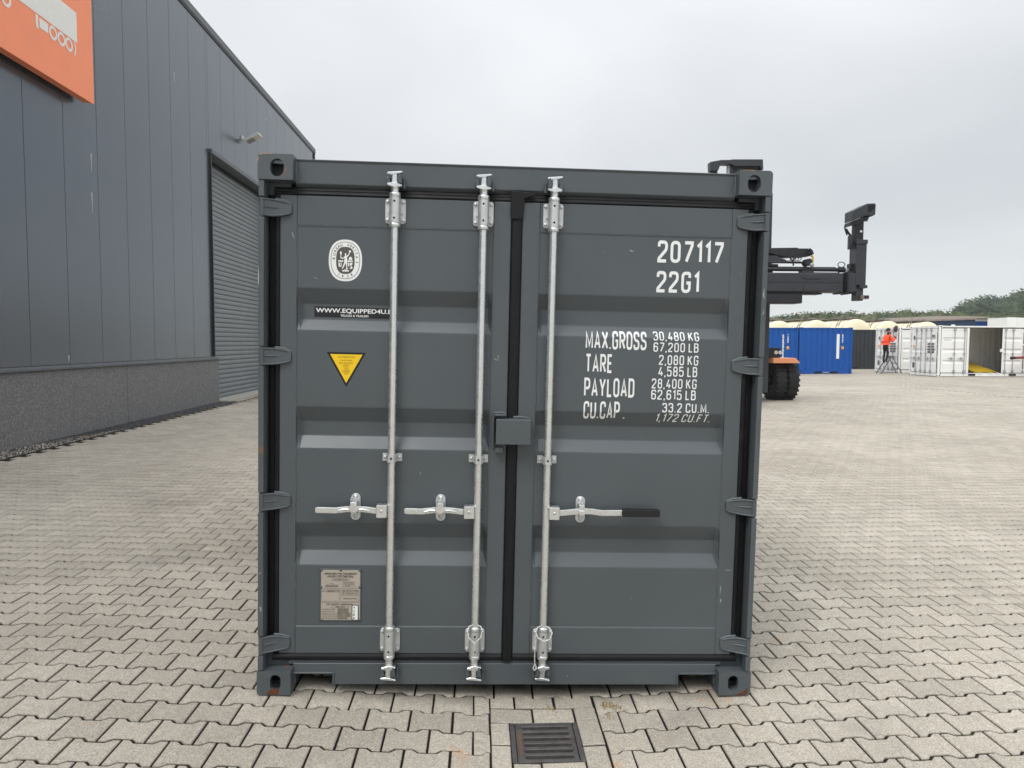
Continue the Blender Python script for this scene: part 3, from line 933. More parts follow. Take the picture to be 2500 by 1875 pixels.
# rubber gaskets
def gasket_rail(pts, prof, name, parent):
    vs, fs = [], []; n = len(prof)
    for p in pts:
        for q in prof: vs.append(p(q))
    m = len(pts)
    fs = [(i * n + k, i * n + (k + 1) % n, (i + 1) * n + (k + 1) % n, (i + 1) * n + k) for i in range(m - 1) for k in range(n)]
    fs += [tuple(range(n)), tuple(range((m - 1) * n, m * n))]
    return MB().add(vs, fs).build(name, M['rubber'], parent, .002, 2)
for (dd, lo, hi, sx) in ((dL, bL[0], bL[1], -1), (dR, bR[0], bR[1], 1)):
    # ribbed horizontal strips
    tp = [(.058, 0), (.053, .006), (.056, .012), (.060, .017), (.058, .024), (.066, .036), (.095, .036), (.095, 0)]
    gasket_rail([lambda q, x=x: (x, q[0], 2.4165 + q[1]) for x in (lo - (.03 if sx < 0 else 0), hi + (.03 if sx > 0 else 0))], tp, 'gasket', dd)
    bt = [(.095, 0), (.062, 0), (.053, .006), (.050, .014), (.050, .024), (.057, .036), (.095, .036)]
    gasket_rail([lambda q, x=x: (x, q[0], .1485 + q[1]) for x in (lo - (.03 if sx < 0 else 0), hi + (.03 if sx > 0 else 0))], bt, 'gasket', dd)
    sp_ = [(0, .095), (0, .060), (.004, .056), (.020, .058), (.026, .066), (.046, .070), (.0575, .074), (.0575, .0815), (.036, .0815), (.036, .095)]  # outer flange widened to deepen the shade in the gap beside the post
    e = lo if sx < 0 else hi
    gasket_rail([lambda q, z=z: (e + sx * (q[0] + .0005), q[1], z) for z in (.186, 2.4155)], sp_, 'gasket', dd)
mg = [(-.0305, .095), (-.0305, .054), (-.024, .046), (-.010, .043), (.006, .043), (.018, .047), (.0225, .055), (.0225, .095)]
gasket_rail([lambda q, z=z: (q[0], q[1], z) for z in (.150, 2.38)], mg, 'gasket', dR)
mb = MB().prism([(-.036, 2.405), (-.037, 2.462), (-.02, 2.466), (.07, 2.458), (.085, 2.446), (.06, 2.438), (.03, 2.428), (.026, 2.37), (.020, 2.33), (-.030, 2.33), (-.037, 2.36)], 'y', .036, .050)
mb.build('gasket_flap', M['rubber'], dR, .004, 2)

# hinges
def make_hinge(sx, z, parent):
    h = MB()
    h.cyl((sx * 1.203, .016, z - .043), (sx * 1.203, .016, z + .043), .0125, 18)
    o = h.build('hinge', P, parent, .001, 1)
    pl = [(1.198, -.041), (1.150, -.041), (1.120, -.036), (1.080, -.026), (1.070, -.016), (1.069, .016), (1.076, .026), (1.120, .037), (1.150, .041), (1.198, .041)]
    b = MB(); vs = []
    def yy(x): return .006 if x > 1.19 else (.018 if x > 1.15 else (.034 if x > 1.11 else .042))
    sections = [(1.198, .041, .008), (1.178, .041, .022), (1.155, .041, .034), (1.120, .036, .041), (1.082, .028, .043), (1.072, .018, .044)]
    for x, hh, y in sections:
        vs += [(sx * x, y, z - hh), (sx * x, y, z + hh), (sx * x, y + .011, z + hh), (sx * x, y + .011, z - hh)]
    fs = [(4 * i + k, 4 * i + (k + 1) % 4, 4 * i + 4 + (k + 1) % 4, 4 * i + 4 + k) for i in range(len(sections) - 1) for k in range(4)] + [(0, 1, 2, 3), (20, 21, 22, 23)]
    b.add(vs, fs).build('hinge_blade', P, o, .0025, 2)
    for s2 in (-1, 1):
        MB().tube([(sx * x, y - .001, z + s2 * (hh - .004)) for x, hh, y in sections[:5]], [.004, .0045, .0045, .0042, .002], 8).build('hinge_rib', P, o)
    MB().tube([(sx * x, y - .0005, z + .002) for x, y in ((1.19, .012), (1.178, .022), (1.155, .034), (1.13, .0405))], [.004, .0045, .0045, .003], 8).build('hinge_rib', P, o)
    MB().tube([(sx * 1.15, .047, z + .043), (sx * 1.11, .052, z + .038), (sx * 1.074, .055, z + .024)], [.006, .007, .004], 8).build('weld_bead', M['weld'], o)
for z in HZ:
    make_hinge(-1, z, sc); make_hinge(1, z + .001, sc)

# locking bars with brackets, guides and cams
G, GD = M['galv'], M['galv_dull']
def disc(mb, x, y, z, r, n=12, t=.004):
    mb.cyl((x, y, z), (x, y - t, z), r, n)
def rrect(w, h, r, n=4, cx=0, cz=0):
    p = []
    for (sx_, sz_, a0) in ((1, -1, -90), (1, 1, 0), (-1, 1, 90), (-1, -1, 180)):
        for i in range(n + 1):
            a = R(a0 + 90 * i / n)
            p.append((cx + sx_ * (w / 2 - r) + r * math.cos(a), cz + sz_ * (h / 2 - r) + r * math.sin(a)))
    return p
RY = .020
def bracket(x, z, parent, bolts=True):
    b = MB().prism(rrect(.098, .118, .014, cx=x, cz=z), 'y', .0475, .0545)
    o = b.build('bar_bracket', GD, parent, .0015, 1)
    c = MB().cyl((x, RY, z - .060), (x, RY, z + .060), .0265, 24)
    c.box(x - .0262, x + .0262, RY, .0474, z - .0598, z + .0598)
    c.build('bearing', GD, o)
    for s_ in (-1, 1):
        MB().lathe([(.0001, -.010), (.0255, -.010), (.0275, -.006), (.0275, .006), (.0255, .010), (.0001, .010)], (x, RY, z + s_ * .071), (0, 0, 1), 24).build('collar', G, o)
        for s2 in (-1, 1):
            bb = MB(); bb.lathe([(.0001, .009), (.006, .0085), (.0082, .006), (.0085, 0)], (x + s_ * .0375, .0474, z + s2 * .043), (0, -1, 0), 10)
            bb.build('bolt', GD, o)
        MB().prism([(x + s_ * .0266, z + .012), (x + s_ * .035, z - .012), (x + s_ * .0266, z - .014)], 'y', .036, .047).build('rib', GD, o)
    for s_ in (-1, 1):
        MB().cyl((x, RY - .026, z + s_ * .039), (x, RY - .0268, z + s_ * .039), .0052, 14).build('grease_hole', M['hole_shade'], o)
    return o
def guide(x, z, parent):
    sec = [(-.047, .054), (-.022, .054), (-.0215, .03), (-.019, .006), (-.012, -.0022), (.012, -.0022), (.019, .006), (.0215, .03), (.022, .054), (.047, .054)]
    vs, fs = [], []; n = len(sec)
    for zz in (z - .019, z + .019):
        for (a, y) in sec: vs.append((x + a, y, zz))
    mb = MB().add(vs, [(i, i + 1, n + i + 1, n + i) for i in range(n - 1)])
    o = mb.build('bar_guide', GD, parent, fix=False)
    sd_ = o.modifiers.new('solid', 'SOLIDIFY'); sd_.thickness = .0045; sd_.offset = 0
    for s_ in (-1, 1):
        MB().lathe([(.0001, .008), (.006, .0075), (.008, .005), (.0085, 0)], (x + s_ * .0345, .0515, z), (0, -1, 0), 10).build('bolt', GD, o)
    MB().cyl((x, -.0045, z), (x, -.0054, z), .0052, 14).build('grease_hole', M['hole_shade'], o)
def cam_set(x, z, up, bar, parent, flip):
    """forked cam at the bar end and its keeper welded on the frame"""
    s_ = 1 if up else -1
    f = flip
    c = MB()
    c.prism([(x - .015, z - s_ * .030), (x + .015, z - s_ * .030), (x + .010, z + s_ * .030), (x - .012, z + s_ * .030)], 'y', -.004, .024)
    o = c.build('cam', G, bar, .004, 2)
    m1 = MB().prism([(x - .038, z + s_ * .026), (x - .034, z + s_ * .034), (x + .034, z + s_ * .040), (x + .038, z + s_ * .034), (x + .012, z + s_ * .026), (x - .014, z + s_ * .022)], 'y', -.006, .020)
    m1.build('cam_lug', G, bar, .002, 1)
    m2 = MB().prism([(x - .036, z - s_ * .018), (x - .012, z - s_ * .012), (x + .012, z - s_ * .012), (x + .036, z - s_ * .024), (x + .034, z - s_ * .030), (x, z - s_ * .036), (x - .034, z - s_ * .026)], 'y', -.006, .020)
    m2.build('cam_lug', G, bar, .002, 1)
    k = MB().prism([(x + f * .012, z - .018), (x + f * .036, z - .018), (x + f * .032, z + .012), (x + f * .024, z + .034), (x + f * .014, z + .010)], 'y', -.012, .051)
    ko = k.build('keeper', P, sc, .004, 2)
    MB().prism([(x - f * .020, z - .020), (x - f * .040, z - .020), (x - f * .042, z + .012), (x - f * .022, z + .016)], 'y', .006, .051).build('keeper_lug', P, ko, .004, 2)
    MB().prism([(x + f * .037, z - .036), (x + f * .050, z - .036), (x + f * .046, z + .014), (x + f * .037, z + .014)], 'y', .018, .0515).build('keeper_lug', P, ko, .004, 2)
bars = []
for x, par, fl_ in ((-.585, dL, 1), (-.166, dL, 1), (.1705, dR, -1)):
    b = MB().cyl((x, RY, .115), (x, RY, 2.48), .0182, 24)
    o = b.build('locking_bar', G, sc)
    bars.append(o)
    bracket(x, 2.352, sc); bracket(x, .259, sc); guide(x, 1.170, sc)
    MB().lathe([(.0183, 0), (.0195, .004), (.0195, .02), (.0183, .024)], (x, RY, 2.448), (0, 0, 1), 20).build('sleeve', G, o)
    MB().lathe([(.0183, 0), (.0195, .004), (.0195, .02), (.0183, .024)], (x, RY, .134), (0, 0, 1), 20).build('sleeve', G, o)
    cam_set(x, 2.490, True, o, par, fl_); cam_set(x, .114, False, o, par, fl_)

# handles
def handle(xh, s_, xr, xe, bar, parent, grip=None):
    z0 = .918
    hb = MB().prism(rrect(.050, .062, .006, cx=xh, cz=z0 - .004), 'y', -.012, .034)
    o = hb.build('handle', G, sc, .003, 2)
    MB().lathe([(.0001, .003), (.006, .003), (.0075, 0)], (xh, -.0121, z0 - .002), (0, -1, 0), 14).build('rivet', M['galv_dull'], o)
    xb = xh + s_ * .026
    if grip:
        xs_ = [xb, xr - .05, xr, xr + .05, xr + .10, grip[0] + .005]; zs = [z0 - .004, z0 + .002, z0 + .008, z0 + .006, z0 - .001, z0 + .001]
    else:
        xs_ = [xb, xr + .06, xr + .02, xr - .035, xr - .085, xe + .01, xe]; zs = [z0 - .004, z0 + .002, z0 + .004, z0 + .003, z0 - .004, z0 - .003, z0 - .003]
    hh = .0145
    vs, fs = [], []
    for i, (xx, zz) in enumerate(zip(xs_, zs)):
        h2 = hh if not (not grip and i == len(xs_) - 1) else hh - .004
        vs += [(xx, .000, zz - h2), (xx, .000, zz + h2), (xx, .012, zz + h2), (xx, .012, zz - h2)]
    n = len(xs_)
    fs = [(4 * i + k, 4 * i + (k + 1) % 4, 4 * i + 4 + (k + 1) % 4, 4 * i + 4 + k) for i in range(n - 1) for k in range(4)] + [(0, 1, 2, 3), tuple(range(4 * n - 4, 4 * n))]
    MB().add(vs, fs).build('handle_lever', G, o, .003, 2)
    if grip:
        g_ = MB().prism(rrect(grip[1] - grip[0], .036, .010, cx=(grip[0] + grip[1]) / 2, cz=z0 + .002), 'y', -.010, .022)
        g_.build('grip', M['grip'], o, .004, 2)
        for k in range(7):
            xx = grip[0] + .02 + k * .0245
            MB().box(xx, xx + .003, -.0108, .010, z0 + .0185, z0 + .0208).build('grip_ridge', M['grip'], o)
    else:
        for s2 in (-1, 1):
            mb = MB().tube([(xr + s2 * .012, -.0015, z0 + .000), (xr + s2 * .045, -.002, z0 + .010 - .006), (xr + s2 * .078, -.001, z0 - .004)], [.007, .006, .002], 8)
            mb.build('lever_rib', G, o)
    # retainer plate with swinging catch
    r_ = MB().prism(rrect(.048, .132, .0235, 6, cx=xr, cz=z0 + .004), 'y', .050, PY)
    ro = r_.build('retainer_plate', GD, sc, .002, 1)
    for dz_ in (.050, -.044):
        MB().lathe([(.0001, .008), (.007, .0075), (.0095, .004), (.0115, .0035), (.0115, 0)], (xr, .0499, z0 + .004 + dz_), (0, -1, 0), 14).build('bolt', GD, ro)
    MB().cyl((xr - .021, .042, z0 + .012), (xr - .021, .042, z0 + .046), .004, 8).build('catch_pin', GD, ro)
    if grip:
        mb = MB().box(xr - .013, xr + .013, -.004, .0495, z0 + .020, z0 + .038)
        mb.build('catch', G, ro, .003, 2)
        MB().box(xr - .014, xr + .015, -.010, -.0005, z0 - .012, z0 + .012).build('catch_tongue', G, ro, .003, 2)
        MB().box(xr - .012, xr + .012, .013, .0495, z0 - .026, z0 - .014).build('catch_shelf', GD, ro, .002, 1)
    else:
        MB().prism([(xr - .016, z0 + .040), (xr + .016, z0 + .040), (xr + .018, z0 + .020), (xr + .027, z0 + .012), (xr + .025, z0 + .002), (xr + .010, z0 - .012), (xr - .010, z0 - .012), (xr - .025, z0 + .002), (xr - .026, z0 + .012), (xr - .018, z0 + .022)], 'y', -.012, -.003).build('catch', G, ro, .003, 2)
        MB().box(xr - .013, xr + .013, -.003, .0495, z0 + .026, z0 + .0385).build('catch_neck', G, ro, .002, 1)
        MB().box(xr - .014, xr + .014, .013, .0495, z0 - .026, z0 - .014).build('catch_shelf', GD, ro, .002, 1)
handle(-.627, -1, -.760, -.945, bars[0], dL)
handle(-.206, -1, -.346, -.519, bars[1], dL)
handle(.209, 1, .343, .74, bars[2], dR, grip=(.541, .729))

# lock box over the middle joint
lb = MB().box(-.085, .083, -.030, -.024, 1.251, 1.371)
lo_ = lb.build('lock_box', P, sc, .002, 1)
MB().box(-.085, .083, -.024, .054, 1.365, 1.3715).build('lock_box_top', P, lo_, .002, 1)
MB().box(.077, .083, -.024, .054, 1.251, 1.3645).build('lock_box_side', P, lo_, .002, 1)
MB().box(-.085, .0765, .036, .042, 1.252, 1.364).build('lock_box_back', M['hole_shade'], lo_)
MB().tube([(.088, .028, 1.293), (.090, .024, 1.276), (.098, .022, 1.267), (.108, .022, 1.267), (.114, .024, 1.276), (.115, .028, 1.288)], .003, 8).build('ring', P, lo_)
MB().tube([(.0, .046, 1.375), (.04, .048, 1.377), (.082, .046, 1.373)], [.008, .007, .004], 8).build('weld_bead', M['weld'], lo_)
lp = MB().box(-.100, -.094, -.002, .0545, 1.235, 1.392); lp.box(-.0935, -.034, -.002, .0545, 1.385, 1.392)
lpo = lp.build('lock_box_guard', P, sc, .002, 1)
MB().tube([(-.097, .050, 1.395), (-.06, .052, 1.397), (-.035, .05, 1.394)], [.004, .006, .004], 8).build('weld_bead', M['weld'], lpo)
MB().box(-.088, -.046, .010, .0545, 1.205, 1.229).build('lock_box_stop', P, sc, .002, 1)

# wire seals hung on the two middle bars
def seal(x, z, pts, label):
    o = empty('wire_seal', (0, 0, 0), label, 'wire seal', 'wire seals on the locking bars')
    o.matrix_world = CM.to_4x4()
    o.location = CM @ Vector((x, -.01, z))
    for k, pp in enumerate(pts):
        # two twisted strands
        pp = [Vector(p) for p in pp]
        fine = []
        for i in range(len(pp) - 1):
            for j in range(6):
                fine.append(pp[i].lerp(pp[i + 1], j / 6))
        fine.append(pp[-1])
        a = MB().tube(fine, [.0030 + .0006 * math.sin(i * 1.7) for i in range(len(fine))], 8)
        a.build('cable_loop' if k == 0 else 'cable_tail', M['cable'], o)
    return o
lp1 = [(math.sin(a) * .036, (-.022 if math.cos(a) < .4 else -.004) , .03 + math.cos(a) * .038) for a in [R(-150 + 30 * i) for i in range(11)]]
seal(-.166, .30, [[(0, -.02, -.025)] + [(-.030, -.016, .005), (-.036, -.006, .035), (-.028, .008, .05), (0, .03, .052), (.028, .008, .05), (.036, -.006, .035), (.030, -.016, .005), (0, -.02, -.025)],
                  [(0, -.021, -.025), (-.003, -.021, -.06), (-.008, -.020, -.11), (-.004, -.018, -.15), (-.006, -.016, -.18)]], 'thin steel wire seal looped on the middle locking bar')
seal(.1705, .30, [[(-.040, -.006, .03), (-.03, -.016, .005), (0, -.021, -.012), (.03, -.016, -.004), (.042, -.006, .025), (.03, .008, .045), (0, .03, .048), (-.03, .008, .045), (-.040, -.006, .03)],
                  [(-.042, -.008, .02), (-.040, -.014, -.03), (-.042, -.013, -.09), (-.040, -.010, -.13), (-.048, -.010, -.152), (-.040, -.010, -.163), (-.033, -.010, -.150), (-.039, -.010, -.128)]], 'thin steel wire seal hanging beside the bar nearest the lettering')

# ------------------------------------------------------------------ stencilled lettering: narrow stroke letters that follow the panel
W_ = .40
def _g(*paths): return paths
def pt(x, y, r=0): return (x, y, r)
GL = {}
def defg(c, w, *paths): GL[c] = (w, paths)
r_ = .19
defg('0', W_, ([(0, 0, r_), (W_, 0, r_), (W_, 1, r_), (0, 1, r_)], True))
defg('O', W_, ([(0, 0, r_), (W_, 0, r_), (W_, 1, r_), (0, 1, r_)], True))
defg('1', .17, ([(0, .80, 0), (.17, 1, 0), (.17, 0, 0)], False))
defg('2', W_, ([(0, .76, 0), (0, 1, r_), (W_, 1, r_), (W_, .62, .1), (0, .12, 0.04), (0, 0, 0), (W_, 0, 0)], False))
defg('3', W_, ([(0, .78, 0), (0, 1, r_), (W_, 1, r_), (W_, .54, .12), (.16, .54, 0)], False), ([(.16, .54, 0), (W_, .54, .12), (W_, 0, r_), (0, 0, r_), (0, .22, 0)], False))
defg('4', W_, ([(.30, 0, 0), (.30, .5, 0)], False), ([(.24, 1, 0), (0, .25, 0), (W_ + .04, .25, 0)], False))
defg('5', W_, ([(W_, 1, 0), (0, 1, 0), (0, .55, 0), (.05, .62, .02), (W_, .62, .18), (W_, 0, r_), (0, 0, r_), (0, .22, 0)], False))
defg('6', W_, ([(W_, .78, 0), (W_, 1, r_), (0, 1, r_), (0, .3, 0)], False), ([(0, .58, .17), (W_, .58, .17), (W_, 0, r_), (0, 0, r_)], True))
defg('7', W_, ([(0, 1, 0), (W_, 1, 0), (W_, .88, .02), (.10, 0, 0)], False))
defg('8', W_, ([(0, 0, r_), (W_, 0, r_), (W_, .53, .16), (0, .53, .16)], True), ([(.02, .53, .16), (W_ - .02, .53, .16), (W_ - .02, 1, r_), (.02, 1, r_)], True))
defg('A', .44, ([(0, 0, 0), (.22, 1.0, .0), (.44, 0, 0)], False), ([(.09, .28, 0), (.35, .28, 0)], False))
defg('B', W_, ([(0, 0, 0), (W_, 0, .17), (W_, .54, .15), (0, .54, 0), (0, 0, 0)], True), ([(0, .54, 0), (W_ - .03, .54, .15), (W_ - .03, 1, .17), (0, 1, 0)], True))
defg('C', W_, ([(W_, .72, 0), (W_, 1, r_), (0, 1, r_), (0, 0, r_), (W_, 0, r_), (W_, .28, 0)], False))
defg('D', W_, ([(0, 0, 0), (W_, 0, r_), (W_, 1, r_), (0, 1, 0)], True))
defg('E', .33, ([(.33, 1, 0), (0, 1, 0), (0, 0, 0), (.33, 0, 0)], False), ([(0, .52, 0), (.29, .52, 0)], False))
defg('F', .33, ([(.33, 1, 0), (0, 1, 0), (0, 0, 0)], False), ([(0, .52, 0), (.29, .52, 0)], False))
defg('G', W_, ([(W_, .75, 0), (W_, 1, r_), (0, 1, r_), (0, 0, r_), (W_, 0, r_), (W_, .47, 0), (.22, .47, 0)], False))
defg('K', .42, ([(0, 0, 0), (0, 1, 0)], False), ([(.40, 1, 0), (.02, .42, 0)], False), ([(.14, .58, 0), (.42, 0, 0)], False))
defg('L', .32, ([(0, 1, 0), (0, 0, 0), (.32, 0, 0)], False))
defg('M', .54, ([(0, 0, 0), (0, 1, 0), (.27, .15, 0), (.54, 1, 0), (.54, 0, 0)], False))
defg('P', W_, ([(0, 0, 0), (0, 1, 0), (W_, 1, r_), (W_, .45, r_), (0, .45, 0)], False))
defg('R', W_, ([(0, 0, 0), (0, 1, 0), (W_, 1, r_), (W_, .48, r_), (0, .48, 0)], False), ([(.2, .48, 0), (W_ + .02, 0, 0)], False))
defg('S', W_, ([(W_, .76, 0), (W_, 1, r_), (0, 1, r_), (0, .55, .17), (W_, .46, .17), (W_, 0, r_), (0, 0, r_), (0, .25, 0)], False))
defg('T', W_, ([(0, 1, 0), (W_, 1, 0)], False), ([(W_ / 2, 1, 0), (W_ / 2, 0, 0)], False))
defg('U', W_, ([(0, 1, 0), (0, 0, r_), (W_, 0, r_), (W_, 1, 0)], False))
defg('X', .44, ([(0, 0, 0), (.44, 1, 0)], False), ([(0, 1, 0), (.44, 0, 0)], False))
defg('Y', .44, ([(0, 1, 0), (.22, .42, 0), (.44, 1, 0)], False), ([(.22, .42, 0), (.22, 0, 0)], False))
defg('.', .0, ([(0, -.005, 0), (0, .075, 0)], False))
defg(',', .0, ([(.02, .075, 0), (-.03, -.12, 0)], False))
def fillet(pts, closed):
    res = []; n = len(pts)
    for i in range(n):
        x, y, r = pts[i]
        if r and (closed or 0 < i < n - 1):
            p, q, o = Vector(pts[i - 1][:2]), Vector(pts[(i + 1) % n][:2]), Vector((x, y))
            a, b = (p - o), (q - o)
            t = min(r, a.length * .5, b.length * .5)
            A, B = o + a.normalized() * t, o + b.normalized() * t
            for k in range(7):
                s_ = k / 6
                res.append(tuple(A * (1 - s_) ** 2 + o * 2 * s_ * (1 - s_) + B * s_ ** 2))
        else:
            res.append((x, y))
    return res
def stencil(txt, x0, x1, z0, z1, stroke=.135, gap=.15, shear=0.0, bold=1.0, y_off=.0006):
    """returns MB filling the box; strokes conform to the corrugated panel"""
    s = stroke; cur = 0; segs = []; k = 0
    for c in txt:
        if c == ' ':
            cur += .26; continue
        w, paths = GL[c]
        for pts, closed in paths:
            pl = fillet([(a * 1.0, b * (1 - s) + s / 2 if c not in '.,' else b + s * .3, r) for a, b, r in pts], closed)
            # drop doubled points
            q = [pl[0]]
            for p in pl[1:]:
                if (Vector(p) - Vector(q[-1])).length > 1e-4: q.append(p)
            if closed and (Vector(q[0]) - Vector(q[-1])).length < 1e-4: q.pop()
            n = len(q); L, Rr = [], []
            for i in range(n):
                p = Vector(q[i])
                a = Vector(q[i - 1]) if (closed or i > 0) else None
                b = Vector(q[(i + 1) % n]) if (closed or i < n - 1) else None
                e1 = (p - a).normalized() if a is not None else (b - p).normalized()
                e2 = (b - p).normalized() if b is not None else e1
                n1, n2 = Vector((-e1.y, e1.x)), Vector((-e2.y, e2.x))
                m = n1 + n2
                m = n1 if m.length < 1e-3 else m / max(m.dot(m) / 2, .35)
                L.append(p + m * s / 2); Rr.append(p - m * s / 2)
            segs.append(([(v.x + cur + s / 2, v.y) for v in L], [(v.x + cur + s / 2, v.y) for v in Rr], closed, k)); k += 1
        cur += w + s + gap
    tot = cur - gap
    sx, sz = (x1 - x0) / tot, (z1 - z0)
    b = bmesh.new()
    for L, Rr, closed, k in segs:
        n = len(L)
        yo = y_off + (k % 4) * .00012
        vl = [b.verts.new((x0 + a * sx + shear * c_ * sz, -yo, z0 + c_ * sz)) for a, c_ in L]
        vr = [b.verts.new((x0 + a * sx + shear * c_ * sz, -yo, z0 + c_ * sz)) for a, c_ in Rr]
        for i in range(n if closed else n - 1):
            j = (i + 1) % n
            try: b.faces.new((vl[i], vl[j], vr[j], vr[i]))
            except ValueError: pass
    for z, _ in PROF:
        if z0 - .01 < z < z1 + .01:
            bmesh.ops.bisect_plane(b, geom=b.verts[:] + b.edges[:] + b.faces[:], plane_co=(0, 0, z), plane_no=(0, 0, 1))
    for v in b.verts:
        v.co.y += panel_y(v.co.z)
    bmesh.ops.recalc_face_normals(b, faces=b.faces[:])
    me = bpy.data.meshes.new('lettering'); b.to_mesh(me); b.free()
    return me
for args in (('207117', .687, 1.013, 2.147, 2.254, .150, .15), ('22G1', .687, .898, 2.002, 2.106, .150, .16),
             ('MAX.GROSS', .347, .648, 1.717, 1.808, .145, .12), ('TARE', .349, .482, 1.601, 1.694, .145, .12),
             ('PAYLOAD', .346, .595, 1.482, 1.577, .145, .12), ('CU.CAP .', .346, .553, 1.372, 1.461, .145, .12),
             ('30,480 KG', .682, .910, 1.766, 1.811, .130, .17), ('67,200 LB', .683, .908, 1.711, 1.757, .130, .17),
             ('2,080 KG', .713, .909, 1.647, 1.696, .130, .17), ('4,585 LB', .712, .906, 1.590, 1.640, .130, .17),
             ('28,400 KG', .681, .905, 1.530, 1.579, .130, .17), ('62,615 LB', .680, .903, 1.475, 1.524, .130, .17),
             ('33.2 CU.M.', .738, .972, 1.412, 1.459, .130, .17), ('1,172 CU.FT.', .706, .982, 1.363, 1.405, .130, .17, .2)):
    mk('stencil_lettering', stencil(*args), M['white_vinyl'], sc)

# ------------------------------------------------------------------ stickers and plates on the left leaf
def poly_part(name, poly, y, mat, parent, t=0):
    n = len(poly)
    return MB().add([(p[0], y, p[1]) for p in poly], [tuple(range(n))]).build(name, mat, parent, fix=False)
def oval(cx, cz, rx, rz, e=2.35, n=56):
    res = []
    for i in range(n):
        a = 2 * math.pi * i / n
        c, s_ = math.cos(a), math.sin(a)
        res.append((cx + rx * math.copysign(abs(c) ** (2 / e), c), cz + rz * math.copysign(abs(s_) ** (2 / e), s_)))
    return res
EX, EZ = -.822, 2.114
em = poly_part('inspection_emblem', oval(EX, EZ, .079, .099), PY - .0006, M['white_vinyl'], sc)
poly_part('emblem_line', oval(EX, EZ, .0695, .0885), PY - .0009, M['grey_vinyl'], em)
poly_part('emblem_band', oval(EX, EZ, .0670, .0860), PY - .0012, M['white_vinyl'], em)
poly_part('emblem_field', oval(EX, EZ, .0440, .0645, 2.7), PY - .0015, M['grey_vinyl'], em)
def arc_text(txt, a0, a1, rx, rz, size, flip=False):
    mb = MB()
    n = len(txt)
    for i, ch in enumerate(txt):
        if ch == ' ': continue
        a = R(a0 + (a1 - a0) * i / (n - 1))
        c, s_ = math.cos(a), math.sin(a)
        px_, pz_ = EX + rx * math.copysign(abs(c) ** (2 / 2.35), c), EZ + rz * math.copysign(abs(s_) ** (2 / 2.35), s_)
        th = math.atan2(s_ / rz, c / rx) + (math.pi / 2 if flip else -math.pi / 2)
        me = text_mesh(ch, size, 'CENTER', 1, .00035)
        ct, st = math.cos(th), math.sin(th)
        mb.add([(px_ + v.co.x * ct - (v.co.y - size * .36) * st, PY - .0018, pz_ + v.co.x * st + (v.co.y - size * .36) * ct) for v in me.vertices], [tuple(p.vertices) for p in me.polygons])
    return mb.build('emblem_lettering', M['grey_vinyl'], em, fix=False)
arc_text('BUREAU VERITAS', 176, -4, .0555, .0750, .0165)
arc_text('1828', 241, 299, .0555, .0750, .0165, True)
# figure with torch and orb between pedestals, simplified as solid shapes
ex = lambda a, b: (EX + a * .001, EZ + b * .001)
WV = M['white_vinyl']
fg = [[(-2, 34), (3, 34), (5, 30), (3, 26), (5, 22), (12, 26), (16, 33), (18, 40), (21, 39), (19, 30), (14, 21), (8, 16), (8, 8), (10, 0), (9, -6), (10, -14), (8, -24), (9, -34), (4, -35), (4, -24), (2, -12), (-4, -24), (-12, -40), (-16, -38), (-10, -22), (-5, -8), (-6, 0), (-3, 8), (-4, 12), (-14, 6), (-22, 12), (-20, 15), (-13, 11), (-4, 19), (-1, 24), (-3, 28)],
      [(-24, 10), (-20, 10), (-20, 26), (-17, 32), (-19, 42), (-23, 44), (-26, 38), (-25, 30), (-23, 26)],
      [(16, 45), (19, 48), (24, 48), (27, 44), (26, 40), (21, 38), (17, 40)],
      [(-33, 0), (-10, 0), (-10, -7), (-33, -7)], [(11, 0), (35, 0), (35, -7), (11, -7)],
      [(-32, -11), (-26, -11), (-26, -26), (-22, -26), (-22, -11), (-18, -11), (-18, -28), (-24, -32), (-32, -28)],
      [(13, -11), (18, -11), (18, -28), (13, -28)], [(21, -11), (34, -11), (34, -18), (26, -24), (34, -30), (34, -38), (22, -40), (22, -34), (28, -30), (21, -22)],
      [(14, 3), (33, 3), (31, 14), (26, 18), (20, 17), (17, 10)], [(4, -36), (12, -36), (14, -40), (8, -43), (3, -40)],
      [(-16, -47), (-2, -45), (-2, -43), (4, -43), (4, -45), (18, -47), (15, -53), (7, -53), (3, -49), (3, -55), (-1, -55), (-1, -49), (-6, -53), (-13, -53)]]
for k, p in enumerate(fg):
    poly_part('emblem_figure', [ex(a, b) for a, b in p], PY - .0018, WV, em)

# web address sticker lies in the first groove
yg = PY + DEP - .0006
ww = poly_part('address_sticker', [(-.976, 1.8425), (-.578, 1.8405), (-.578, 1.8915), (-.976, 1.8935)], yg, M['black_vinyl'], sc)
mb = MB(); fit_text(mb, 'WWW.EQUIPPED4U.EU', -.969, -.5785, 1.8605, 1.886, yg - .0004, 1.0, .022)
mb.build('sticker_lettering', WV, ww, fix=False)
mb = MB(); fit_text(mb, 'TRUCKS & TRAILERS', -.850, -.715, 1.846, 1.8565, yg - .0004, 1.02, .02)
mb.build('sticker_lettering', WV, ww, fix=False)

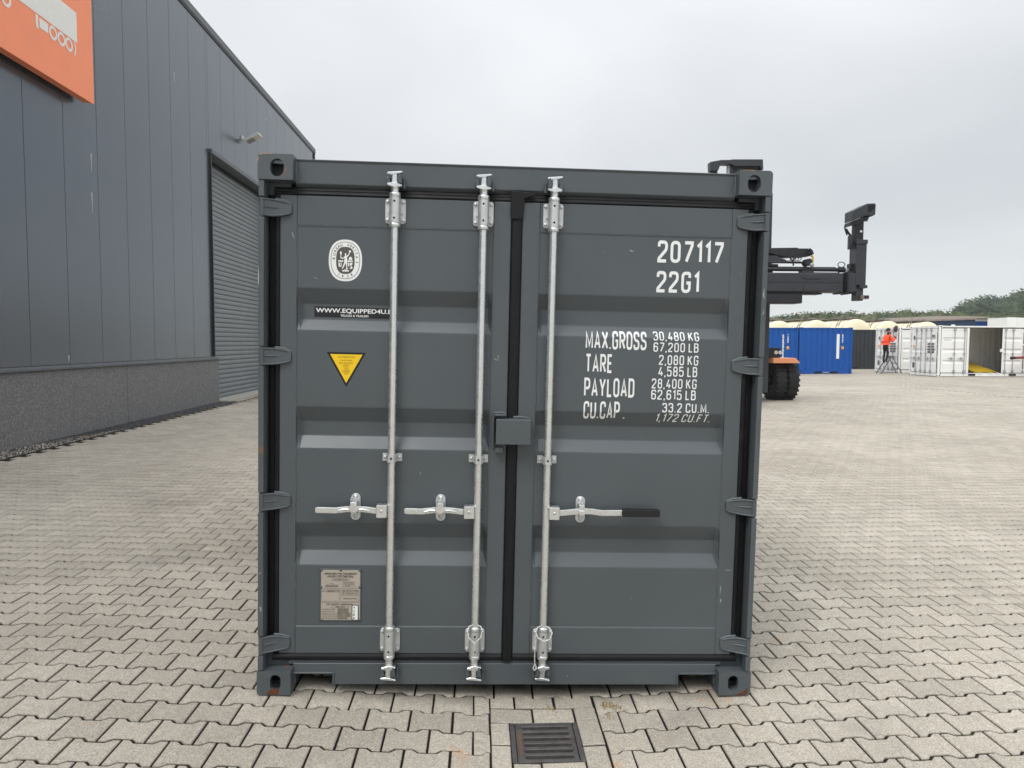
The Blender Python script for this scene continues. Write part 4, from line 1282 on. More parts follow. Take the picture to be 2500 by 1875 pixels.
# warning triangle
tr = poly_part('warning_triangle', [(-.907, 1.674), (-.813, 1.506), (-.719, 1.674)], PY - .0006, M['black_vinyl'], sc)
poly_part('triangle_field', [(-.8905, 1.6645), (-.813, 1.526), (-.7355, 1.6645)], PY - .0010, M['yellow_vinyl'], tr)
for t_, a, b, z0, z1 in (('ATTENTION', -.851, -.774, 1.646, 1.656), ('THIS CONTAINER', -.841, -.785, 1.6315, 1.6385), ('MUST BE REPAIRED', -.8455, -.7805, 1.6185, 1.6255),
                         ('ONLY', -.822, -.804, 1.606, 1.613), ('WITH', -.8215, -.8045, 1.593, 1.600), ('CORTEN', -.827, -.799, 1.580, 1.587), ('STEEL', -.823, -.803, 1.567, 1.574)):
    mb = MB(); fit_text(mb, t_, a, b, z0, z1, PY - .0014, 1.1 if t_ == 'ATTENTION' else 1.0, .004)
    mb.build('triangle_lettering', M['brown_ink'], tr, fix=False)
def outline(name, x0, x1, z0, z1, y, t, mat, parent):
    return MB().add([(x0, y, z0), (x1, y, z0), (x1, y, z1), (x0, y, z1), (x0 + t, y, z0 + t), (x1 - t, y, z0 + t), (x1 - t, y, z1 - t), (x0 + t, y, z1 - t)],
                    [(0, 1, 5, 4), (1, 2, 6, 5), (2, 3, 7, 6), (3, 0, 4, 7)]).build(name, mat, parent, fix=False)
outline('triangle_box', -.8275, -.7985, 1.603, 1.6155, PY - .0013, .0011, M['brown_ink'], tr)
outline('triangle_box', -.830, -.796, 1.5775, 1.590, PY - .0013, .0011, M['brown_ink'], tr)

# approval plate riveted to the panel
PX0, PX1, PZ0, PZ1 = -.931, -.729, .349, .612
pl = MB().prism(rrect(PX1 - PX0, PZ1 - PZ0, .006, cx=(PX0 + PX1) / 2, cz=(PZ0 + PZ1) / 2), 'y', PY - .005, PY - .0002).build('plate_backing', P, sc, .001, 1)
poly_part('plate_face', [(PX0 + .006, PZ0 + .006), (PX1 - .006, PZ0 + .006), (PX1 - .006, PZ1 - .006), (PX0 + .006, PZ1 - .006)], PY - .0054, M['plate'], pl)
for xx, zz in ((PX0 + .006, PZ1 - .007), ((PX0 + PX1) / 2, PZ1 - .006), (PX1 - .007, PZ1 - .007), (PX0 + .005, PZ1 - .092), (PX1 - .006, PZ1 - .092), (PX0 + .006, PZ0 + .006), (PX1 - .007, PZ0 + .006)):
    MB().lathe([(.0001, .005), (.0045, .004), (.0075, .001), (.008, 0)], (xx, PY - .005, zz), (0, -1, 0), 12).build('rivet', P, pl)
yp = PY - .0058
def pq(a, b):      # plate picture coordinates (pixels of an enlarged view) -> x,z
    return PX0 + (a - 185) / (1140 - 185) * (PX1 - PX0), PZ1 - (b - 245) / (1440 - 245) * (PZ1 - PZ0)
def ptext(t_, a0, b0, a1, b1, sp_=1.0, bold=.006):
    x0, z1 = pq(a0, b0); x1, z0 = pq(a1, b1)
    mb = MB(); fit_text(mb, t_, x0, x1, z0, z1, yp - .0003, sp_, bold); mb.build('plate_lettering', M['ink'], pl, fix=False)
def pbox(a0, b0, a1, b1, fill=False):
    x0, z1 = pq(a0, b0); x1, z0 = pq(a1, b1)
    if fill: poly_part('plate_field', [(x0, z0), (x1, z0), (x1, z1), (x0, z1)], yp, M['plate_field'], pl)
    outline('plate_line', x0, x1, z0, z1, yp - .0002, .0009, M['ink'], pl)
ptext('APPROVED FOR TRANSPORT', 285, 335, 1040, 385, bold=.022); ptext('UNDER CUSTOMS SEAL', 355, 395, 965, 442, bold=.022)
pbox(460, 460, 862, 522); ptext('GB/C 5880 BV/2022', 500, 478, 820, 508)
ptext('TYPE', 420, 578, 498, 600); pbox(315, 612, 605, 664, True); ptext('RXT1-20A0-1A2', 335, 625, 585, 654)
ptext("MANUFACTURER'S NO.", 720, 540, 995, 562); ptext('OF THE CONTAINER', 720, 575, 958, 598); pbox(712, 608, 1000, 660); ptext('BH 2077', 765, 625, 890, 650)
pbox(215, 690, 1095, 694); pbox(222, 720, 640, 990); ptext('OWNER NO.', 232, 745, 350, 770); pbox(358, 735, 636, 778, True); ptext('EUR 20', 375, 745, 505, 770)
pbox(668, 720, 1092, 828); ptext('TIMBER COMPONENT TREATMENT', 690, 735, 1080, 765); ptext('IM / TAILEUM 400 / 2023', 705, 782, 1062, 812)
pbox(668, 852, 1092, 990); ptext('Waterborne Paint', 722, 905, 1042, 938, bold=.014)
pbox(215, 1012, 1095, 1016); ptext('CSC SAFETY APPROVAL', 332, 1035, 960, 1075, bold=.02)
pbox(455, 1088, 852, 1138); ptext('GB/BV/7184/02', 550, 1100, 765, 1128)
for t_, b0 in (('DATE MANUFACTURED', 1158), ('IDENTIFICATION NO.', 1210), ('MAXIMUM OPERATING GROSS MASS', 1262), ('ALLOWABLE STACKING LOAD FOR 1.8G', 1312), ('TRANSVERSE RACKING TEST FORCE', 1362)):
    ptext(t_, 232, b0, 540 if b0 < 1250 else 585, b0 + 24)
for t_, a0, b0, a1 in (('2023', 600, 1150, 850), ('BH 2077', 600, 1202, 850), ('30,480 kg', 595, 1250, 738), ('67,200 lb', 755, 1250, 895), ('192,000 kg', 595, 1300, 738), ('423,300 lb', 755, 1300, 895), ('150,000 newtons', 595, 1352, 825)):
    pbox(a0, b0, a1, b0 + 44, True); ptext(t_, a0 + 12, b0 + 10, a1 - 12, b0 + 36)
x0, z1 = pq(925, 1065); x1, z0 = pq(1085, 1418)
ac = poly_part('inspection_sticker', [(x0, z0), (x1, z0), (x1, z1), (x0, z1)], yp - .0008, M['black_vinyl'], sc)
poly_part('sticker_field', [(x0 + .0035, z0 + .003), (x1 - .004, z0 + .003), (x1 - .004, z1 - .0035), (x0 + .0035, z1 - .0035)], yp - .0011, WV, ac)
for k, ch in enumerate('ACEP'):
    mb = MB(); a = x0 + .0065; zt = z1 - .007 - k * .0185
    fit_text(mb, ch, a, a + .0095, zt - .0115, zt, yp - .0014, 1, .02); mb.build('sticker_lettering', M['ink'], ac, fix=False)

# ================================================================== the yard behind on the right
def gnd(u, v):
    z = .05
    for _ in range(8):
        d = ray(u, v); p = CAM + d * ((z - CAM.z) / d.z); z = gz(p.x, p.y)
    return p
def z4(a, b): return 2100 + a / 5.53, 700 + b / 5.53
def z5(a, b): return 1850 + a / 5.927, 480 + b / 5.927
def z8(a, b): return 1850 + a / 6.382, 700 + b / 6.382
M['blue'] = pmat('blue_container_paint', (0.003, 0.078, 0.34), .5, var=.08, vscale=1.2, spec=.3)
M['charcoal'] = pmat('charcoal_paint', (0.022, 0.026, 0.031), .5, var=.1, vscale=1.2)
M['white'] = pmat('white_container_paint', (0.82, 0.825, 0.80), .45, var=.04, vscale=1.5)
M['far_bar'] = pmat('far_bar_steel', (0.33, 0.335, 0.34), .5, var=.1)
M['far_ink'] = pmat('far_dark_print', (0.10, 0.10, 0.10), .6, var=.1)
M['amber'] = pmat('amber_sticker', (0.75, 0.36, 0.07), .5, var=.05)
M['inner'] = pmat('inner_grey', (0.80, 0.81, 0.80), .6, var=.08)
M['timber'] = pmat('floor_timber', (0.10, 0.06, 0.035), .7, var=.2)
M['ramp_yellow'] = pmat('ramp_yellow', (0.55, 0.36, 0.01), .5, var=.15)
M['red'] = pmat('dark_red_paint', (0.23, 0.012, 0.02), .45, var=.1)
M['hv_orange'] = pmat('safety_orange', (1.0, 0.095, 0.025), .7, var=.06, vscale=12)
M['black_cloth'] = pmat('black_cloth', (0.010, 0.010, 0.012), .85, var=.2)
M['skin'] = pmat('skin', (0.50, 0.27, 0.19), .55, var=.05)
M['dark_steel'] = pmat('dark_handler_paint', (0.024, 0.027, 0.033), .42, var=.12, vscale=3, col2=(0.05, 0.048, 0.045), c2amt=.5, c2scale=5)
M['darker'] = pmat('black_handler', (0.008, 0.009, 0.012), .5, var=.15)
M['tyre'] = pmat('tyre_rubber', (0.016, 0.016, 0.018), .75, var=.2, vscale=12)
M['fender'] = pmat('orange_fender', (1.0, 0.42, 0.20), .45, var=.05)
M['hose'] = pmat('yellow_hose', (0.55, 0.38, 0.05), .5, var=.1)
M['cream'] = pmat('cream_tank', (0.80, 0.72, 0.51), .4, var=.06, vscale=1.2)
M['grime'] = pmat('grimy_steel', (0.20, 0.175, 0.15), .7, var=.3, vscale=4)
M['old_roof'] = pmat('old_roof', (0.24, 0.20, 0.17), .85, var=.3, vscale=3, col2=(0.18, 0.09, 0.05), c2amt=.6, c2scale=2)
M['shed_blue'] = pmat('faded_blue_sheet', (0.035, 0.085, 0.19), .6, var=.15)
M['bag'] = pmat('white_sack', (0.60, 0.61, 0.61), .5, var=.2, vscale=9)

def corr_between(A, B, z0, z1, n, depth, nrm):
    """vertical corrugated sheet from A to B (x,y pairs)"""
    A, B, nrm = Vector(A), Vector(B), Vector(nrm)
    L_n = (B - A).length; d = (B - A) / L_n
    pts = corr(n, L_n / n, depth)
    return corr_sheet(pts, lambda a, dd, k: (A.x + d.x * a - nrm.x * dd, A.y + d.y * a - nrm.y * dd, (z0, z1)[k]))
def yard_container(name, label, cat, x0, y0, L, paint, near='wall', left='wall', W=2.438, H=2.591, waves=12, pockets=None, group=None, pk_dark=True):
    """long side along +x facing -y, left end facing -x"""
    zb = gz(x0 + L / 2, y0)
    root = empty(name, (x0, y0, zb), label, cat, group)
    for cx in (0, L - .178):
        for cy in (0, W - .162):
            for cz in (0, H - .118):
                MB().box(cx, cx + .178, cy, cy + .162, cz, cz + .118).build('corner_casting', paint, root, .008, 1)
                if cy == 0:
                    MB().box(cx + .06, cx + .118, -.002, .03, cz + .025, cz + .093).build('casting_hole', M['hole_shade'], root)
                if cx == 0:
                    MB().box(-.002, .03, cy + .055, cy + .107, cz + .025, cz + .093).build('casting_hole', M['hole_shade'], root)
    for cx in (.004, L - .094):
        for cy in (.004, W - .094):
            MB().box(cx, cx + .09, cy, cy + .09, .118, H - .118).build('corner_post', paint, root)
    for cy in (.006, W - .066):
        MB().box(.178, L - .178, cy, cy + .06, H - .09, H - .02).build('top_rail', paint, root)
        MB().box(.178, L - .178, cy, cy + .06, .02, .17).build('bottom_rail', paint, root)
    for cx in (.006, L - .066):
        MB().box(cx, cx + .06, .162, W - .162, H - .13, H - .02).build('end_header', paint, root)
        MB().box(cx, cx + .06, .162, W - .162, .02, .16).build('end_sill', paint, root)
    corr_sheet(corr(max(4, int(L / .22)), L / max(4, int(L / .22)), -.02), lambda a, d, k: (a, (.03, W - .03)[k], H - .025 + d)).build('roof_panel', paint, root, fix=False)
    corr_between((L - .09, W - .03), (.09, W - .03), .16, H - .08, waves, .036, (0, 1)).build('side_panel', paint, root, fix=False)
    corr_between((L - .02, .09), (L - .02, W - .09), .15, H - .12, 8, .04, (1, 0)).build('end_panel', paint, root, fix=False)
    MB().box(.07, L - .07, .07, W - .07, .13, .165).build('floor', M['timber'], root)
    if near == 'wall':
        corr_between((.094, .02), (L - .094, .02), .17, H - .09, waves, .036, (0, -1)).build('side_panel', paint, root, fix=False)
    if left == 'wall':
        corr_between((.02, W - .094), (.02, .094), .16, H - .13, 8, .04, (-1, 0)).build('end_panel', paint, root, fix=False)
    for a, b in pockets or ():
        MB().box(a, b, .002, .12, .03, .14).build('fork_pocket', M['hole_shade'], root)
    return root
def leaf(root, org, ax, nrm, w, z0, z1, paint, bars, handles, decals=True, hinge_side=None, lname='door'):
    """door leaf: local a along ax, outward nrm"""
    org, ax, nrm = Vector(org), Vector(ax), Vector(nrm)
    def T(p): q = org + ax * p[0] + nrm * (-p[1]); return (q.x, q.y, q.z + p[2])
    def bake(mb): mb.v = [T(p) for p in mb.v]; return mb
    h = z1 - z0
    prof = [(z1, 0)]
    for f in (.745, .49, .235):
        zc = z0 + h * f + .03
        prof += [(zc + .10, 0), (zc + .035, .035), (zc - .035, .035), (zc - .10, 0)]
    prof.append((z0, 0))
    vs, fs = [], []
    for z, d in prof: vs += [(.08, .012 + d, z), (w - .08, .012 + d, z)]
    fs = [(2 * i, 2 * i + 2, 2 * i + 3, 2 * i + 1) for i in range(len(prof) - 1)]
    o = bake(MB().add(vs, fs)).build(lname, paint, root, fix=False)
    for a, b in ((0, .08), (w - .08, w)): bake(MB().box(a, b, 0, .05, z0, z1)).build('stile', paint, o)
    for a, b in ((z0, z0 + .09), (z1 - .09, z1)): bake(MB().box(.08, w - .08, .002, .05, a, b)).build('rail', paint, o)
    for a, b, c, d in ((-.022, -.002, z0, z1), (w + .002, w + .022, z0, z1)): bake(MB().box(a, b, .01, .04, c, d)).build('gasket', M['rubber'], o)
    for c in (z0 - .024, z1 + .002): bake(MB().box(-.02, w + .02, .01, .04, c, c + .022)).build('gasket', M['rubber'], o)
    for a in bars:
        bake(MB().cyl((a, -.03, z0 - .09), (a, -.03, z1 + .07), .019, 8)).build('locking_bar', M['far_bar'], o)
        for zz in (z0 + .07, z1 - .06): bake(MB().box(a - .05, a + .05, -.055, -.001, zz - .06, zz + .06)).build('bar_bracket', M['far_bar'], o)
        bake(MB().box(a - .05, a + .05, -.05, -.001, z0 + h * .43 - .02, z0 + h * .43 + .02)).build('bar_guide', M['far_bar'], o)
    for a, s_ in handles:
        zz = z0 + h * .32
        bake(MB().box(*sorted((a, a + s_ * .36)), -.055, -.04, zz - .016, zz + .016)).build('handle', M['far_bar'], o)
        bake(MB().box(a + s_ * .16 - .025, a + s_ * .16 + .025, -.04, -.001, zz - .07, zz + .07)).build('retainer', M['far_bar'], o)
    if hinge_side is not None:
        for f in (.07, .36, .64, .93):
            zz = z0 + h * f; a = -.05 if hinge_side < 0 else w - .08
            bake(MB().box(a, a + .13, -.02, -.001, zz - .035, zz + .035)).build('hinge', paint, o)
    return o, bake

# two short blue containers side by side
pb = on_y(*z8(1462, 1362), 35.3); pa = on_y(*z8(635, 1368), 35.3)
bx1 = pa.x; BL = pb.x - pa.x
def blue(x0, label):
    rt = yard_container('short_container', label, 'container', x0, 35.3, BL, M['blue'], waves=9, group='short blue containers',
                        pockets=((BL * .30, BL * .43), (BL * .60, BL * .73)))
    return rt
b1 = blue(bx1, 'short blue container with a wide white stripe, beside the charcoal one')
b2 = blue(bx1 - BL - .08, 'short blue container partly hidden behind the handler wheel')
rr = random.Random(4)
def mark(root, a, z0, z1, w_, mat, name, n=1):
    if n == 1:
        MB().box(a - w_ / 2, a + w_ / 2, .0, .018, z0, z1).build(name, mat, root)
    else:
        step = (z1 - z0) / n
        for i in range(n):
            if rr.random() < .12: continue
            MB().box(a - w_ / 2, a + w_ / 2 * rr.uniform(.3, 1), .0, .018, z0 + i * step, z0 + (i + rr.uniform(.55, .85)) * step).build(name, mat, root)
for rt in (b1, b2):
    mark(rt, BL * .815, 1.74, 2.22, .07, WV, 'number_mark', 9)
    mark(rt, BL * .815, 1.38, 1.55, .13, M['amber'], 'sticker')
mark(b1, BL * .727, .85, 2.22, .155, WV, 'white_stripe')
mark(b2, BL * .727, .90, 2.22, .11, WV, 'lettering_mark', 18)
MB().box(BL * .46, BL * .57, .0, .05, .06, .11).build('data_plate', M['concrete'], b1)
# charcoal container further back
yard_container('dark_container', 'charcoal corrugated container standing back between the blue and white ones', 'container', 22.5, 41.9, 6.06, M['charcoal'], waves=22, pockets=((4.0, 4.35), (1.7, 2.05)))

# white containers with doors towards the yard
def white_end(rt, W=2.438):
    wl_ = (W - .36) / 2
    for k in range(2):
        ya = W - .17 - k * (wl_ + .02)
        o, bake = leaf(rt, (0.0, ya, 0), (0, -1, 0), (-1, 0, 0), wl_, .19, 2.44, M['white'], (wl_ * .42, wl_ * .82) if k == 0 else (wl_ * .18, wl_ * .58),
                       ((wl_ * .42, -1), (wl_ * .82, -1)) if k == 0 else ((wl_ * .18, 1), (wl_ * .58, 1)), hinge_side=(-1, 1)[k])
        if k == 0:
            bake(MB().prism(oval(.22, 2.0, .06, .09), 'y', -.004, .006)).build('emblem', M['far_ink'], o)
            bake(MB().box(.12, .5, .030, .040, 1.80, 1.85)).build('address_sticker', M['far_ink'], o)
            bake(MB().prism([(.12, 1.58), (.21, 1.40), (.30, 1.58)], 'y', -.004, .006)).build('triangle_sticker', M['amber'], o)
            bake(MB().box(.12, .30, -.004, .006, .40, .68)).build('plate', M['far_ink'], o)
        else:
            for zz in (2.12, 2.04): bake(MB().box(.62, .88, -.004, .006, zz - .05, zz)).build('number_mark', M['far_ink'], o)
            for zz in (1.70, 1.56, 1.42, 1.28):
                bake(MB().box(.30, .50, .003 - .008, .010, zz - .09, zz)).build('number_mark', M['far_ink'], o)
                bake(MB().box(.62, .82, .003 - .008, .010, zz - .09, zz)).build('number_mark', M['far_ink'], o)
wc2 = gnd(*z4(1047, 1217)); wc1 = gnd(*z4(517, 1168))
w2 = yard_container('side_door_container', 'white container with one side door open on a yellow stack inside', 'container', wc2.x, wc2.y, 6.06, M['white'], near='doors', left='doors')
w1 = yard_container('white_container', 'white container whose end doors the worker on the ladder is reaching', 'container', wc1.x, wc1.y, 6.06, M['white'], near='doors', left='doors')
white_end(w2); white_end(w1)
def xat(u, y): return on_y(u, 900, y).x
xl = lambda a: xat(z4(a, 0)[0], wc2.y) - wc2.x
X1, X2, X3, X4 = .12, xl(1428), xl(1905), xl(2190)
o, bk = leaf(w2, (X1, 0, 0), (1, 0, 0), (0, -1, 0), X2 - X1 - .03, .21, 2.44, M['white'], ((X2 - X1) * .51, (X2 - X1) * .90), (((X2 - X1) * .51, -1), ((X2 - X1) * .90, -1)))
bk(MB().box(.14, .55, .030, .040, 1.81, 1.86)).build('address_sticker', M['far_ink'], o)
leaf(w2, (X3, 0, 0), (1, 0, 0), (0, -1, 0), X4 - X3 - .02, .21, 2.44, M['white'], ((X4 - X3) * .14, (X4 - X3) * .50), (), hinge_side=1)
leaf(w2, (X4 + .03, 0, 0), (1, 0, 0), (0, -1, 0), 5.94 - X4 - .03, .21, 2.44, M['white'], ((5.94 - X4) * .3,), ())
MB().box(X2 - .01, X2 + .10, -.03, .05, .19, 2.46).build('folded_door_edge', M['white'], w2, .006, 1)
MB().box(.1, 5.95, .03, .06, .171, .186).build('threshold', M['white'], w2)
corr_between((5.9, 2.36), (.1, 2.36), .166, 2.5, 20, -.036, (0, 1)).build('inner_wall', M['inner'], w2, fix=False)
for a in (xl(1462), xl(2010)): MB().box(a, a + .37, -.004, .05, .05, .155).build('fork_pocket', M['hole_shade'], w2)
for a in (xl(1590), xl(1740), xl(1830)): MB().box(a, a + .16, -.035, .004, .172, .21).build('keeper', M['white'], w2)
MB().box(X3 - .12, X3 + .02, -.05, -.001, 1.26, 1.42).build('lock_box', M['white'], w2)
MB().box(xl(1280), xl(1310), .3, .42, 2.566, 2.64).build('roof_vent', M['white'], w2)
leaf(w1, (.12, 0, 0), (1, 0, 0), (0, -1, 0), 1.42, .21, 2.44, M['white'], (.7, 1.28), ())
leaf(w1, (1.56, 0, 0), (1, 0, 0), (0, -1, 0), 1.42, .21, 2.44, M['white'], (.2, .7), ())
corr_between((3.0, .02), (5.96, .02), .17, 2.5, 10, .036, (0, -1)).build('side_panel', M['white'], w1, fix=False)
# yellow ramp plates in the open container
st = empty('ramp_stack', (wc2.x + X2 + .85, wc2.y + 1.0, gz(wc2.x, wc2.y) + .166), 'yellow steel ramps lying inside the open white container', 'ramp')
MB().bar((.42, -.72, .06), (.10, 1.0, .56), 1.35, .04).build('ramp_plate', M['ramp_yellow'], st)
MB().bar((-.5, 1.05, .22), (1.0, -.1, .05), 1.0, .03, (0, 0, 1)).build('ramp_plate', M['ramp_yellow'], st)
MB().bar((-.80, -.1, .34), (-.1, .5, .42), .07, .07).build('ramp_beam', M['hv_orange'], st)
for px_, py__ in ((-.55, .2), (-.25, -.1), (.1, -.3)): MB().bar((px_, py__, 0), (px_ + .1, py__ + .25, .2), .03, .03).build('ramp_leg', M['ramp_yellow'], st)

# dark red drawbar reaching in from the right, on its trailer
tb = on_y(*z4(2060, 962), 31.0); tz = gz(tb.x, 31.0)
tw = empty('trailer', (tb.x + 3.2, 31.0, tz), 'dark red trailer drawbar with black coupling in front of the open container', 'trailer')
ox = tb.x - (tb.x + 3.2); hz_ = tb.z - tz
MB().cyl((ox + .03, 0, hz_), (ox + .62, 0, hz_ + .03), .062, 12).cyl((ox + .62, 0, hz_ + .03), (ox + 1.4, .0, hz_ + .06), .05, 12).build('drawbar', M['red'], tw)
MB().cyl((ox - .09, 0, hz_ - .005), (ox + .10, 0, hz_ + .005), .075, 12).build('coupling', M['darker'], tw, .01, 2)
MB().box(ox + .76, ox + 1.35, -.06, .06, hz_ + .12, hz_ + .52).build('hitch_post', M['red'], tw, .02, 2)
MB().box(ox + 1.3, 2.2, -.5, .5, hz_ - .12, hz_ + .12).build('chassis', M['red'], tw, .01, 1)
for sy_ in (-.62, .62):
    MB().lathe([(.001, -.12), (.30, -.12), (.38, -.08), (.38, .08), (.30, .12), (.001, .12)], (1.2, sy_, .38), (0, 1, 0), 24).build('wheel', M['tyre'], tw)
MB().box(ox + 1.0, ox + 1.08, -.04, .04, 0.005, hz_ - .01).build('support_leg', M['red'], tw)

# ------------------------------------------------------------------ container handler seen from its spreader side
HY = 17.75                                   # front axle
HCX = on_y(1800, 400, HY - 1.15).x; hzz = gz(HCX + 1, HY)
hd_ = empty('container_handler', (HCX, HY, hzz), 'dark container handler with raised spreader standing behind the grey container', 'handler')
def hp(mb, name, mat, bevel=0, par=None):
    o = mb.build(name, mat, par or hd_, bevel, 2)
    if par is None: o.location = (-HCX, -HY, -hzz)
    return o
DS, DK = M['dark_steel'], M['darker']
# wheels: dual front tyres each side, single rear
def tyre(cx, cy, r, wd, par=None):
    pr = [(r * .55, -wd / 2), (r * .80, -wd / 2), (r * .93, -wd * .46), (r * .985, -wd * .36), (r, -wd * .2), (r, wd * .2), (r * .985, wd * .36), (r * .93, wd * .46), (r * .80, wd / 2), (r * .55, wd / 2)]
    t = MB().lathe(pr, (cx, cy, hzz + r), (1, 0, 0), 40)
    o = hp(t, 'wheel', M['tyre'])
    for k in range(24):
        a = 2 * math.pi * k / 24
        for s_ in (-1, 1):
            q = MB()
            c, s2 = math.cos(a), math.sin(a)
            mid = Vector((cx + s_ * wd * .25, cy + c * r * .985, hzz + r + s2 * r * .985))
            q.bar(mid + Vector((-s_ * wd * .2, -s2 * .03, c * .03)), mid + Vector((s_ * wd * .22, s2 * .03, -c * .03)), .07, .05, (0, c, s2))
            q.build('tread_block', M['tyre'], o)
    MB().lathe([(.001, -wd * .3), (r * .5, -wd * .3), (r * .56, -wd * .42), (r * .56, wd * .42), (r * .5, wd * .3), (.001, wd * .3)], (cx, cy, hzz + r), (1, 0, 0), 24).build('rim', M['dark_steel'], o)
WR = .60
ux = lambda u, y: on_y(u, 900, y).x
tr_ = ux(1934, HY)                                     # right outer edge of dual tyres
for s_ in (-1, 1):
    for k in (0, 1):
        cx = HCX + s_ * (tr_ - HCX - .18 - k * .37)
        tyre(cx, HY, WR, .34)
for s_ in (-1, 1): tyre(HCX + s_ * 1.3, HY + 4.0, .5, .36)
# chassis, body, cab, counterweight behind the mast
hp(MB().box(HCX - 1.1, HCX + 1.1, HY - .5, HY + 4.8, hzz + .55, hzz + 1.25), 'chassis', DS, .03)
hp(MB().box(HCX - 1.35, HCX + 1.35, HY + 3.4, HY + 5.4, hzz + .6, hzz + 2.1), 'counterweight', M['fender'], .08)
hp(MB().box(HCX - .75, HCX + .75, HY + .9, HY + 2.7, hzz + 1.26, hzz + 3.05), 'cab', DS, .05)
for a, b, c, d in ((HCX - .68, HCX + .68, HY + .885, HY + .899), (HCX - .68, HCX + .68, HY + 2.701, HY + 2.715)):
    hp(MB().box(a, b, c, d, hzz + 1.7, hzz + 2.95), 'cab_window', M['darker'])
hp(MB().cyl((HCX - 1.8, HY, hzz + WR), (HCX + 1.8, HY, hzz + WR), .16, 16), 'axle', DK)
# orange fenders with lamps
fz0 = on_y(*z8(300, 1188), HY - .5).z; fz1 = on_y(*z8(300, 1108), HY - .5).z
for s_ in (-1, 1):
    x0, x1 = ux(1872, HY) - .12, ux(1927, HY)
    if s_ < 0: x0, x1 = 2 * HCX - x1, 2 * HCX - x0
    ch = .14 * s_
    pts = [(x0, fz0), (x1, fz0), (x1 - (ch if s_ > 0 else 0), fz1), (x0 - (ch if s_ < 0 else 0), fz1)]
    hp(MB().prism(pts, 'y', HY - .75, HY + .85), 'fender', M['fender'], .015)
    lx = on_y(*z8(285, 1060), HY - .6).x
    if s_ < 0: lx = 2 * HCX - lx
    lz = fz1
    hp(MB().box(lx - .25, lx + .16, HY - .55, HY - .3, lz + .002, lz + .30), 'lamp_box', DK, .02)
    for q in (0, 1):
        hp(MB().cyl((lx + .02 + q * .12, HY - .56, lz + .16), (lx + .02 + q * .12, HY - .545, lz + .16), .055, 14), 'lamp', M['white_vinyl'])
# mast: two channel uprights, braces, top crosshead
MY = HY - 1.15
mxr = ux(1872, MY)
mz1 = on_y(1800, 393, MY).z
for s_ in (-1, 1):
    xo = HCX + s_ * (mxr - HCX)
    hp(MB().box(*sorted((xo, xo - s_ * .24)), MY - .12, MY + .2, hzz + .30, mz1 - .9), 'mast_upright', DS, .01)
    hp(MB().box(*sorted((xo - s_ * .26, xo - s_ * .42)), MY - .05, MY + .16, hzz + .35, mz1 - .3), 'inner_upright', DK, .01)
    hp(MB().cyl((xo - s_ * .55, MY + .05, hzz + .5), (xo - s_ * .55, MY + .05, mz1 - .6), .08, 12), 'lift_cylinder', DK)
for zz in (.5, 2.4, 4.4): hp(MB().box(HCX - .9, HCX + .9, MY + .2, MY + .32, hzz + zz, hzz + zz + .22), 'mast_brace', DS)
# top crosshead: outline from its left tip to its right edge
def zt(a, b): return on_y(1700 + a / 11.06, 370 + b / 11.06, MY)
poly = [zt(*q) for q in ((330, 315), (620, 262), (900, 258), (905, 245), (1745, 245), (1755, 520), (1690, 520), (1690, 425), (960, 425), (900, 372), (610, 368), (545, 545), (340, 550))]
hp(MB().prism([(p.x, p.z) for p in poly], 'y', MY - .15, MY + .1), 'mast_head', DS, .008)
A_, B_ = zt(975, 428), zt(1685, 620)
hp(MB().box(A_.x, B_.x, MY - .02, MY + .08, B_.z - .6, A_.z), 'mast_plate', DK)
p0_, p1_ = zt(830, 375), zt(880, 600)
hp(MB().box(p0_.x, p1_.x, MY - .05, MY + .05, p1_.z - 1.0, p0_.z - .004), 'mast_rod', M['far_bar'])
p0_, p1_ = zt(885, 375), zt(970, 600)
hp(MB().box(p0_.x, p1_.x, MY - .05, MY + .1, p1_.z - 1.0, p0_.z - .004), 'mast_plate', DS)
# spreader
SY = HY - 2.0
def q5(a, b, y=SY): return on_y(*z5(a, b), y)
def rect5(a0, b0, a1, b1, y0, y1, name, mat, bevel=.008, par=None):
    A, B = q5(a0, b0), q5(a1, b1)
    return hp(MB().box(*sorted((A.x, B.x)), y0, y1, *sorted((A.z, B.z))), name, mat, bevel, par)
sxl = HCX - (q5(1370, 0).x - HCX)
bz0, bz1 = q5(600, 1385).z, q5(600, 1112).z
hp(MB().box(sxl, q5(1228, 0).x, SY - .2, SY + .35, bz0, bz1), 'spreader_beam', DS, .03)
A, B = q5(1245, 1120), q5(1365, 1395)
hp(MB().box(A.x, B.x, SY - .24, SY + .38, B.z, A.z), 'beam_end', DS, .03)
A, B = q5(1228, 1105), q5(1247, 1395)
hp(MB().box(A.x, B.x, SY - .27, SY + .4, B.z, A.z), 'beam_collar', DK, .01)
hp(MB().box(HCX - (q5(655, 0).x - HCX), q5(655, 0).x, SY - .15, SY + .4, q5(0, 1545).z, q5(0, 1412).z), 'lower_beam', DK, .03)
hp(MB().box(HCX - 1.2, q5(945, 0).x, SY - .1, SY + .3, q5(0, 1412).z + .002, q5(0, 1388).z), 'wear_strip', DK)
A, B = q5(1160, 1390), q5(1220, 1408); hp(MB().box(A.x, B.x, SY - .15, SY + .3, B.z, A.z), 'beam_pad', DK)
A, B = q5(1270, 1397), q5(1370, 1418); hp(MB().prism([(A.x, A.z), (B.x, A.z), (B.x - .02, B.z + .02), (A.x + .02, B.z)], 'y', SY - .2, SY + .3), 'beam_pad', DK)
